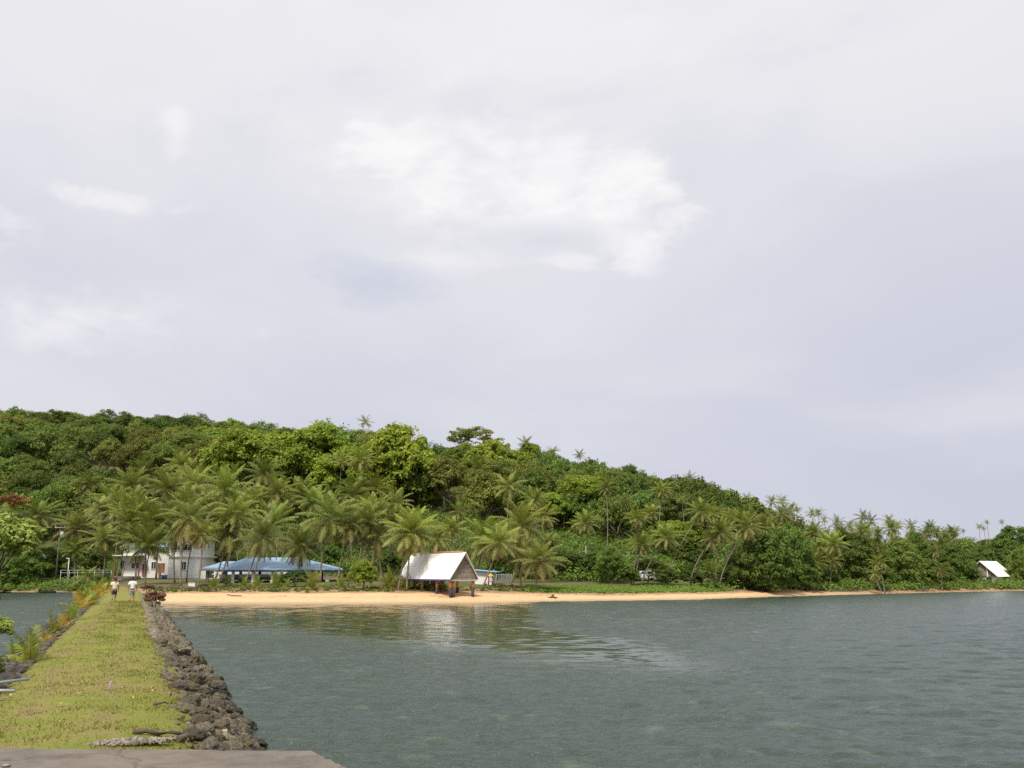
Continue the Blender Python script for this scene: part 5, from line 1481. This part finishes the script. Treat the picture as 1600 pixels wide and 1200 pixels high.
def stump(px, py, s, label):
    p = hit(px, py, 60); e = empty('tree_stump', (p.x, p.y, p.z), 0, label, 'stump'); g = random.Random(px)
    MB().tube([(0, 0, -.2), (.05, 0, .25*s), (.1, 0, .5*s)], [.28*s, .2*s, .12*s], 8).build('trunk', M['darkwood'], e)
    for k in range(6):
        a = k*1.05; MB().tube([(0, 0, .15*s), (math.cos(a)*.5*s, math.sin(a)*.5*s, .1*s), (math.cos(a)*.9*s, math.sin(a)*.9*s, -.05)], [.12*s, .08*s, .03*s], 6).build('root', M['darkwood'], e)
stump(863, 934.5, .85, 'small dark stump lying alone on the sand right of the boathouse')
stump(1253, 921, 1.5, 'dark root stump on the sand below the big round shore tree')
def cool_box():
    p = hit(299.5, 918); e = empty('cool_box', (p.x, p.y, p.z), R(8), 'white cool box standing under palms at the left end of the beach', 'cool box')
    MB().box((0, 0, .24), (.78, .45, .48), 0, .03).build('body', M['white_plastic'], e)
    MB().box((0, 0, .525), (.82, .49, .08), 0, .02).build('lid', M['white_plastic'], e)
cool_box()
def notice():
    Y = 160.; x = X_at(250.5, Y); z = G(x, Y); zt = Z_at(880, Y)-z; zb = Z_at(895, Y)-z
    e = empty('notice_board', (x, Y, z), 0, 'red-brown board on a post in front of the white house', 'board')
    MB().tube([(0, .08, -.3), (0, .08, zt-.1)], .09, 8).build('post', M['pole'], e)
    MB().box((0, 0, (zt+zb)/2), (1.35, .06, zt-zb)).build('panel', M['brown'], e)
notice()
def tub():
    p = P(257, 897, 163); z = G(p.x, p.y); e = empty('blue_tub', (p.x, p.y, z), 0, 'blue plastic tub against the white house wall', 'tub')
    MB().tube([(0, 0, 0), (0, 0, .55)], [.42, .52], 14).build('body', M['blue'], e); MB().tube([(0, 0, .55), (0, 0, .62)], .56, 14).build('rim', M['blue'], e)
tub()
tag(MB().sphere(P(572, 943.5, 103) * 1, .16, 2).build('buoy', M['white_plastic']), 'small white float on the water in front of the beach', 'buoy')
bpy.data.objects['buoy'].location.z = -P(572, 943.5, 103).z+.03
def canoe():
    Y = 160.; x0, x1 = X_at(61, Y), X_at(100, Y); e = empty('upturned_canoe', ((x0+x1)/2, Y, .0), R(3), 'dark upturned canoe with a white end at the left lagoon\'s edge', 'canoe')
    L = x1-x0
    def hull(a, b, m_, nm):
        n = 9; pts, rad = [], []
        for i in range(n):
            t = lerp(a, b, i/(n-1)); pts.append((t*L/2, 0, .12)); rad.append(max(.03, .34*(1-abs(t)**2.6)))
        mb = MB().tube(pts, rad, 12); 
        for v in mb.bm.verts: v.co.z = .12+(v.co.z-.12)*.75
        mb.build(nm, M[m_], e)
    hull(-1, .55, 'darkwood', 'hull'); hull(.55, 1, 'white_plastic', 'bow')
canoe()
def plank(px0, px1, py, label):
    Y = 3.1/-ray(20, py)[1]*.985; x0, x1 = X_at(px0, Y), X_at(px1, Y)
    tag(MB().box((0, 0, 0), (x1-x0, .3, .06), R(4)).build('floating_plank', M['paledrift'], None, ((x0+x1)/2, Y, .05)), label, 'plank')
plank(21, 41, 924.6, 'pale plank floating at the edge of the left lagoon')
plank(5, 11, 922.5, 'short white scrap of wood at the left lagoon\'s edge')

# ------------------------------------------------------------------ on the causeway
def on_path(px, py, z=CWZ):
    Y = 10.
    for _ in range(6):
        Y = (CH-z)/-ray(px, py)[1]; c = P(px, py, Y).x-CSL*Y; z = cwz(min(max(c, -3.2), 2.4))
    p = P(px, py, Y); p.z = z; return p
g7 = random.Random(70)
SEED = [(46.5, 1040, 42, 'seed', 'largest green coconut seedling with an orange stem, nearest on the left bank'), (25, 1036, 25, 'seed', 'dull green seedling left of the largest seedling'),
    (72, 1011, 19, 'seedgold', 'small yellow seedling right behind the largest one'), (82, 999, 30, 'seed', 'tall fresh green seedling third along the left bank'),
    (95, 991, 25, 'seedgold', 'yellow-green seedling between two green ones on the left bank'), (106, 981, 28, 'seed', 'broad green seedling with a bent yellow leaf'),
    (123, 960, 29, 'seedgold', 'bright orange seedling spreading wide, middle of the left bank'), (112, 966, 16, 'seed', 'low green seedling left of the wide orange one'),
    (141, 953, 25, 'seed', 'green seedling right of the wide orange one'), (148, 942, 22, 'seedgold', 'orange seedling farther on, near the man in cream shirt'),
    (157, 934, 19, 'seedgold', 'small golden seedling just left of the man in cream shirt'), (146, 934, 18, 'seed', 'pale green seedling at the water side of the golden one'),
    (165, 927, 17, 'seed', 'green seedling left of the cream shirt'), (155, 927, 17, 'seed', 'farther pale green seedling near the causeway end'),
    (128, 951, 18, 'seed', 'yellow-green seedling hiding the water beside the wide orange one'), (134, 946, 18, 'seed', 'yellow-green seedling just behind the wide orange one'),
    (153, 938, 17, 'seed', 'bright seedling between two golden ones'), (161, 930, 16, 'seed', 'bright seedling behind the small golden one'), (168, 923, 14, 'seed', 'tiny seedling behind the cream shirt'),
    (149, 929, 15, 'seedgold', 'tiny golden seedling on the water side near the causeway end'), (141, 931, 15, 'seed', 'tiny pale seedling on the water side near the causeway end'), (161, 918, 13, 'seed', 'tiny green seedling by the slim whitish palm trunk'),
    (171, 921, 14, 'seed', 'last small seedling before the far palms'), (135, 938, 16, 'seed', 'low pale seedling leaning over the water')]
for px, py, hpx, kind, lab in SEED:
    p = on_path(px, py, .95); p.z -= .03
    e = empty('coconut_seedling', p, g7.uniform(0, 6), lab, 'seedling', 'coconut seedlings along the left bank of the causeway')
    s = hpx*p.y/1500/3.9
    link('fronds', g7.choice(PC[kind]), e, (0, 0, .06), (g7.uniform(-.12, .12), g7.uniform(-.12, .12), 0), (s*1.0, s*1.0, s*1.2))
    MB().tube([(0, 0, -.08), (0, 0, .10+s*.35)], [.06, .035], 6).build('stem', M['rust'], e)
BS = [(333, 919, 20), (354, 916, 15), (380, 917, 14), (401, 918, 16), (430, 917, 22), (487, 922, 30), (447, 919, 13), (533, 919, 18), (604, 921, 22), (620, 921, 26), (632, 922, 22), (648, 921, 24), (664, 921, 26), (679, 922, 28), (692, 922, 18), (610, 914, 24), (655, 913, 22)]
for px, py, hpx in BS:
    p = hit(px, py); e = empty('young_palm', (p.x, p.y, p.z), g7.uniform(0, 6), 'waist-high young palm with upright fronds %s' % ('growing in the row before the boathouse' if px > 600 else 'along the beach top in front of the shelter'), 'young palm',
                               'young palms before the boathouse' if px > 600 else 'young palms before the blue-roofed shelter')
    s = hpx*p.y/1500/3.9; link('fronds', g7.choice(PC['seed']), e, (0, 0, .05), (0, 0, 0), (s*.8, s*.8, s)); MB().tube([(0, 0, -.1), (0, 0, .2)], [.09, .06], 6).build('stem', M['rust'], e)
def small_plant(name, kind, px, py, rx, ry, D, label, cat='shrub'):
    p = P(px, py, D); k = D/1500; c = p.x-CSL*D; zb = cwz(max(-6, min(3, c))); zb = max(zb, -.3)
    e = empty(name, (p.x, D, zb), g7.uniform(0, 6), label, cat)
    s = rx*k/BASE_R[kind]; hc = max(.12, p.z-zb)
    link('crown', PROTO[kind][0], e, (0, 0, hc), None, (s, s, ry*k/BASE_H[kind]))
    mb = MB()
    for a in range(4): mb.tube([(0, 0, -.1), (math.cos(a*1.6)*.3*rx*k, math.sin(a*1.6)*.3*rx*k, hc)], [.035, .012], 5)
    mb.build('stem', M['bark'], e)
small_plant('red_leaved_bush', 'red', 241, 938, 17, 12, 66, 'low red-brown bush spilling over the right rock bank beside the men')
small_plant('red_leaved_bush', 'red', 231, 920, 10, 6, 92, 'farther dark red-brown bush at the causeway\'s right far end')
small_plant('shore_plant', 'lime', -10, 986, 30, 20, 30, 'big-leaved green plant at the left picture edge over the lagoon')
small_plant('shore_plant', 'shrub', -6, 1048, 13, 15, 19, 'bright green plant among dark rocks at the left picture edge')
small_plant('shore_plant', 'shrub', 0, 925, 14, 8, 120, 'low green plant in the lagoon at the left picture edge')
def pole_on_grass(px0, py0, px1, py1, label, z0=.06):
    a, b = [P(px, py, (CH-1.12-z0)/-ray(px, py)[1]) for px, py in ((px0, py0), (px1, py1))]
    d = (a-b).normalized()
    tag(MB().tube([b, a, a+d*1.2], .028, 8).build('metal_pipe', M['metal']), label, 'pipe')
pole_on_grass(-12, 1068, 45, 1061, 'upper of two grey pipes sticking in from the left over the grass')
pole_on_grass(-20, 1079, 24, 1079.5, 'lower of two pale pipes lying at the left edge of the grass')
def bottle():
    p = on_path(172, 1077); e = empty('plastic_bottle', p, 0, 'clear plastic bottle standing on the grass of the causeway', 'bottle'); e.scale = (.8, .8, .62)
    prof_b = [(0, .0), (.03, .0), (.035, .02), (.035, .13), (.03, .16), (.013, .19), (.013, .205)]
    MB().tube([(0, 0, z) for r_, z in prof_b[1:]], [r_ for r_, z in prof_b[1:]], 14).build('body', M['clear'], e)
    MB().tube([(0, 0, .2055), (0, 0, .225)], .016, 12).build('cap', M['white_plastic'], e)
bottle()
LEAVES = [(113, 1072.5, .13), (118, 1073, .08), (133, 1068.5, .07), (149, 1069, .09), (131, 1083.5, .1), (123, 1087.5, .12), (192, 1079.5, .1), (240, 1083.5, .14), (238, 1079, .08), (14, 1091, .13),
          (94, 1104, .12), (92, 1133, .07), (60, 1141, .07), (142, 1097, .05), (206, 1095.5, .1), (52, 1059, .08), (139, 1059, .07), (76, 1055.5, .08), (199, 1095.5, .06), (160, 1135, .06)]
for i, (px, py, L) in enumerate(LEAVES):
    p = on_path(px, py); mb = MB(); n = 7; top = []
    for k in range(n):
        t = k/(n-1); w = L*.34*math.sin(PI*min(.98, t*.96+.02)); top.append((t*L-L/2, w, .012+.03*math.sin(PI*t)))
    for k in range(n-1):
        (x0, w0, z0), (x1, w1, z1) = top[k], top[k+1]
        mb.face([(x0, 0, z0), (x1, 0, z1), (x1, w1, z1+.02), (x0, w0, z0+.02)]); mb.face([(x0, -w0, z0+.02), (x1, -w1, z1+.02), (x1, 0, z1), (x0, 0, z0)])
    o = mb.build('fallen_leaf', M['leaf_litter'], None, (p.x, p.y, p.z+.02)); o.rotation_euler = (0, 0, g7.uniform(0, 6)); o.scale = (.85, .85, .85)
    tag(o, 'dry yellow leaf lying flat on the causeway grass', 'fallen leaf', 'fallen leaves on the causeway grass')
# pale coral heap against the slab, dead branches, pale block in the rocks
def heap():
    g = np.random.default_rng(8); Vs, Fs, k = [], [], 0
    bm = bmesh.new(); bmesh.ops.create_icosphere(bm, subdivisions=1, radius=1); bm.verts.index_update()
    sv = np.array([v.co[:] for v in bm.verts]); sf = np.array([[v.index for v in f.verts] for f in bm.faces]); bm.free()
    for _ in range(620):
        t = g.beta(2, 2); px = lerp(140, 275, t); p = on_path(px, 1163.5)
        y = p.y+g.normal(0, .06); h = .055*math.sin(PI*t)*max(0, 1-abs(y-p.y)/.16)
        v = sv*g.uniform(.008, .024)*g.uniform(.5, 1.9, 3); Vs.append(v+np.array([p.x+g.normal(0, .03), y, CWZ+.03+h*g.uniform(.3, 1)])); Fs.append(sf+k); k += len(sv)
    tag(link('coral_gravel', np_mesh('coral_gravel', np.concatenate(Vs), np.concatenate(Fs), M['coral_white'])), 'long heap of pale broken coral along the foot of the concrete slab', 'coral gravel', kind='stuff')
heap()
def branch(pts, r, label):
    q = [on_path(a, b)+Vector((0, 0, .03+(.03 if i % 2 else 0))) for i, (a, b) in enumerate(pts)]
    tag(MB().tube(q, [r*(1-.5*i/len(q)) for i in range(len(q))], 6).build('dead_branch', M['darkwood']), label, 'branch')
branch([(208, 1148), (228, 1149), (248, 1151), (268, 1151), (288, 1152)], .035, 'dark dead branch lying on the grass near the rock bank')
branch([(276, 1160), (290, 1158), (302, 1156)], .05, 'short thick dead branch at the foot of the rocks near the slab')
branch([(240, 1104), (256, 1103), (270, 1105)], .02, 'thin dark twig at the edge of the grass beside the rocks')
branch([(10, 1065.5), (16, 1066), (24, 1066.5)], .09, 'short dark log under the two pipes at the left edge')
p = on_path(345, 1158, .8); tag(MB().box((0, 0, 0), (.17, .26, .12), R(20), .015).build('stone_block', M['paledrift'], None, (p.x, p.y, p.z+.12)), 'pale squared block among the rocks beside the slab', 'block')
p = on_path(254, 957, .8); o = link('rock', RK[2]); o.location = (p.x, p.y, p.z+.1); o.scale = (.55, .45, .4)
pm = RK[2].copy(); pm.materials.clear(); pm.materials.append(M['coral_white']); o.data = pm
tag(o, 'large pale rock in the right bank in front of the red-brown bush', 'rock')
p = P(10, 1193, 9.0); o = MB().sphere((0, 0, 0), .03, 2, (1.3, 1, .5)).build('pebble', M['coral_white'], None, (P(10, 1193.5, 1.65/.187).x, 1.65/.187, 1.465)); tag(o, 'single pale pebble on the concrete slab at the bottom left', 'pebble')

# ------------------------------------------------------------------ people
def skin_mesh(name, joints, edges, m_, sub=2, parent=None):
    """joints: name -> (x, y, z, rx, ry)"""
    names = list(joints); me = bpy.data.meshes.new(name)
    me.from_pydata([joints[n][:3] for n in names], [(names.index(a), names.index(b)) for a, b in edges], [])
    o = bpy.data.objects.new(name, me); C.objects.link(o)
    sk = o.modifiers.new('s', 'SKIN'); sk.use_smooth_shade = True
    ss = o.modifiers.new('ss', 'SUBSURF'); ss.levels = sub; ss.render_levels = sub
    lay = me.skin_vertices[0].data if me.skin_vertices else None
    if lay is None:
        bm = bmesh.new(); bm.from_mesh(me); bm.verts.layers.skin.verify(); bm.to_mesh(me); bm.free(); lay = me.skin_vertices[0].data
    for i, n in enumerate(names):
        j = joints[n]; lay[i].radius = (j[3], j[4] if len(j) > 4 else j[3]); lay[i].use_root = (i == 0)
    dg = bpy.context.evaluated_depsgraph_get(); dg.update()
    ev = o.evaluated_get(dg); m2 = bpy.data.meshes.new_from_object(ev)
    m2.name = name; m2.materials.clear(); m2.materials.append(m_)
    o.modifiers.clear(); o.data = m2; bpy.data.meshes.remove(me)
    for p_ in m2.polygons: p_.use_smooth = True
    if parent: o.parent = parent
    return o
def make_person(loc, rz, label, shirt, shorts, lift, scale=1., arm=0., shoes=True):
    e = empty('person', loc, rz, label, 'person', 'two men walking away along the causeway'); e.scale = (scale,)*3
    # local axes: x right, y forward
    fl = .20+lift; J = {}
    J['pelvis'] = (0, 0, .93, .135, .10); J['waist'] = (0, .01, 1.08, .13, .095); J['chest'] = (0, .0, 1.28, .155, .11)
    J['upper'] = (0, -.01, 1.42, .11, .085); J['neck'] = (0, .01, 1.50, .055, .055); J['skull0'] = (0, .03, 1.58, .075, .085); J['skull1'] = (0, .03, 1.67, .078, .092); J['skull2'] = (0, .02, 1.735, .05, .06)
    J['nose'] = (0, .135, 1.60, .014); J['nose0'] = (0, .115, 1.63, .018)
    E = [('pelvis', 'waist'), ('waist', 'chest'), ('chest', 'upper'), ('upper', 'neck'), ('neck', 'skull0'), ('skull0', 'skull1'), ('skull1', 'skull2'), ('skull1', 'nose0'), ('nose0', 'nose')]
    legs = {1: [(.095, .0, .88, .095), (.10, .10, .50, .062), (.10, .12, .28, .055), (.10, .06, .09, .038), (.10, .20, .035, .034)],
            -1: [(-.095, .0, .88, .095), (-.10, .02, .50, .062), (-.10, -.10, .30+lift*.3, .055), (-.10, -fl, .13+lift, .038), (-.10, -fl+.08, .03+lift*.6, .034)]}
    for s, q in legs.items():
        nm = ['hip', 'knee', 'calf', 'ankle', 'toe']
        for n_, v in zip(nm, q): J[n_+str(s)] = v
        E += [('pelvis', 'hip'+str(s))]+[(nm[i]+str(s), nm[i+1]+str(s)) for i in range(4)]
    for s in (-1, 1):
        sw = .10*s+arm
        pts = [('sh', (.18*s, -.005, 1.41, .062)), ('el', (.255*s, -.05+sw*.6, 1.14, .045)), ('wr', (.27*s, .04+sw*1.2, .90, .030)), ('palm', (.275*s, .06+sw*1.3, .83, .036, .02))]
        for n_, v in pts: J[n_+str(s)] = v
        E += [('upper', 'sh'+str(s)), ('sh'+str(s), 'el'+str(s)), ('el'+str(s), 'wr'+str(s)), ('wr'+str(s), 'palm'+str(s))]
        px, py, pz = J['palm'+str(s)][:3]
        for i, (dy, L) in enumerate(((-.03, .065), (-.01, .078), (.012, .074), (.032, .06))):
            a, b = 'f%d_%d' % (i, s), 'g%d_%d' % (i, s)
            J[a] = (px-.006*s, py+dy, pz-.055, .010); J[b] = (px-.03*s, py+dy+.012, pz-.055-L*.75, .008)
            E += [('palm'+str(s), a), (a, b)]
        J['th%d' % s] = (px-.02*s, py+.055, pz-.01, .011); J['tt%d' % s] = (px-.035*s, py+.075, pz-.05, .009); E += [('palm'+str(s), 'th%d' % s), ('th%d' % s, 'tt%d' % s)]
        J['ear%d' % s] = (.088*s, .01, 1.62, .014, .022); E += [('skull0', 'ear%d' % s)]
    skin_mesh('body', J, E, M['skin'], 2, e)
    K = {'c': (0, 0, 1.20, .175, .125), 'w': (0, .01, 1.03, .170, .125), 'h': (0, .01, .90, .175, .13), 'u': (0, -.005, 1.36, .175, .115), 'n': (0, .005, 1.455, .09, .075)}
    KE = [('c', 'w'), ('w', 'h'), ('c', 'u'), ('u', 'n')]
    for s in (-1, 1):
        sh, el = Vector(J['sh'+str(s)][:3]), Vector(J['el'+str(s)][:3]); a = sh.lerp(el, .15); b_ = sh.lerp(el, .85)
        K['s%d' % s] = (*a, .088); K['t%d' % s] = (*b_, .082); KE += [('u', 's%d' % s), ('s%d' % s, 't%d' % s)]
    skin_mesh('shirt', K, KE, shirt, 2, e)
    Q = {'p': (0, 0, .93, .165, .125)}; QE = []
    for s in (-1, 1):
        hp, kn = Vector(J['hip'+str(s)][:3]), Vector(J['knee'+str(s)][:3]); a = hp.lerp(kn, .35); b_ = hp.lerp(kn, .95); a.x *= 1.02
        Q['a%d' % s] = (*a, .112); Q['b%d' % s] = (*b_, .105); QE += [('p', 'a%d' % s), ('a%d' % s, 'b%d' % s)]
    skin_mesh('shorts', Q, QE, shorts, 2, e)
    skin_mesh('hair', {'a': (0, .005, 1.665, .088, .098), 'b': (0, .0, 1.735, .068, .078), 'c': (0, -.03, 1.585, .07, .055)}, [('a', 'b'), ('a', 'c')], M['hair'], 2, e)
    if shoes:
        for s in (-1, 1):
            a, t_ = Vector(J['ankle'+str(s)][:3]), Vector(J['toe'+str(s)][:3]); heel = a+(Vector((0, -.05, -.055)) if s == 1 else Vector((0, -.03, -.05)))
            skin_mesh('sandal', {'h': (*heel, .042, .03), 'm': (*heel.lerp(t_, .55), .044, .024), 't': (*t_, .04, .022)}, [('h', 'm'), ('m', 't')], M['black'], 1, e)
    return e
def causeway_pt(px, D):
    x = P(px, 900, D).x; c = x-CSL*D; return Vector((x, D, 1.045))
HEAD = math.atan2(.385, 1)
make_person(causeway_pt(180.5, 72.), HEAD, 'man in cream T-shirt and dark shorts walking away along the causeway', M['cream_shirt'], M['dark_shorts'], .14, 1.0, .05)
make_person(causeway_pt(208.5, 72.), HEAD-.1, 'man in white T-shirt and pale blue shorts walking away along the causeway', M['white_shirt'], M['denim'], .07, 1.03, -.05)
p = Vector((X_at(531, 139.5), 139.5, 0)); p.z = G(p.x, p.y)
e = make_person(p, PI*.85, 'person in a white top standing right of the blue shelter, beside a leaning palm', M['white_shirt'], M['dark_shorts'], .0, .95, 0.)
del e['group']
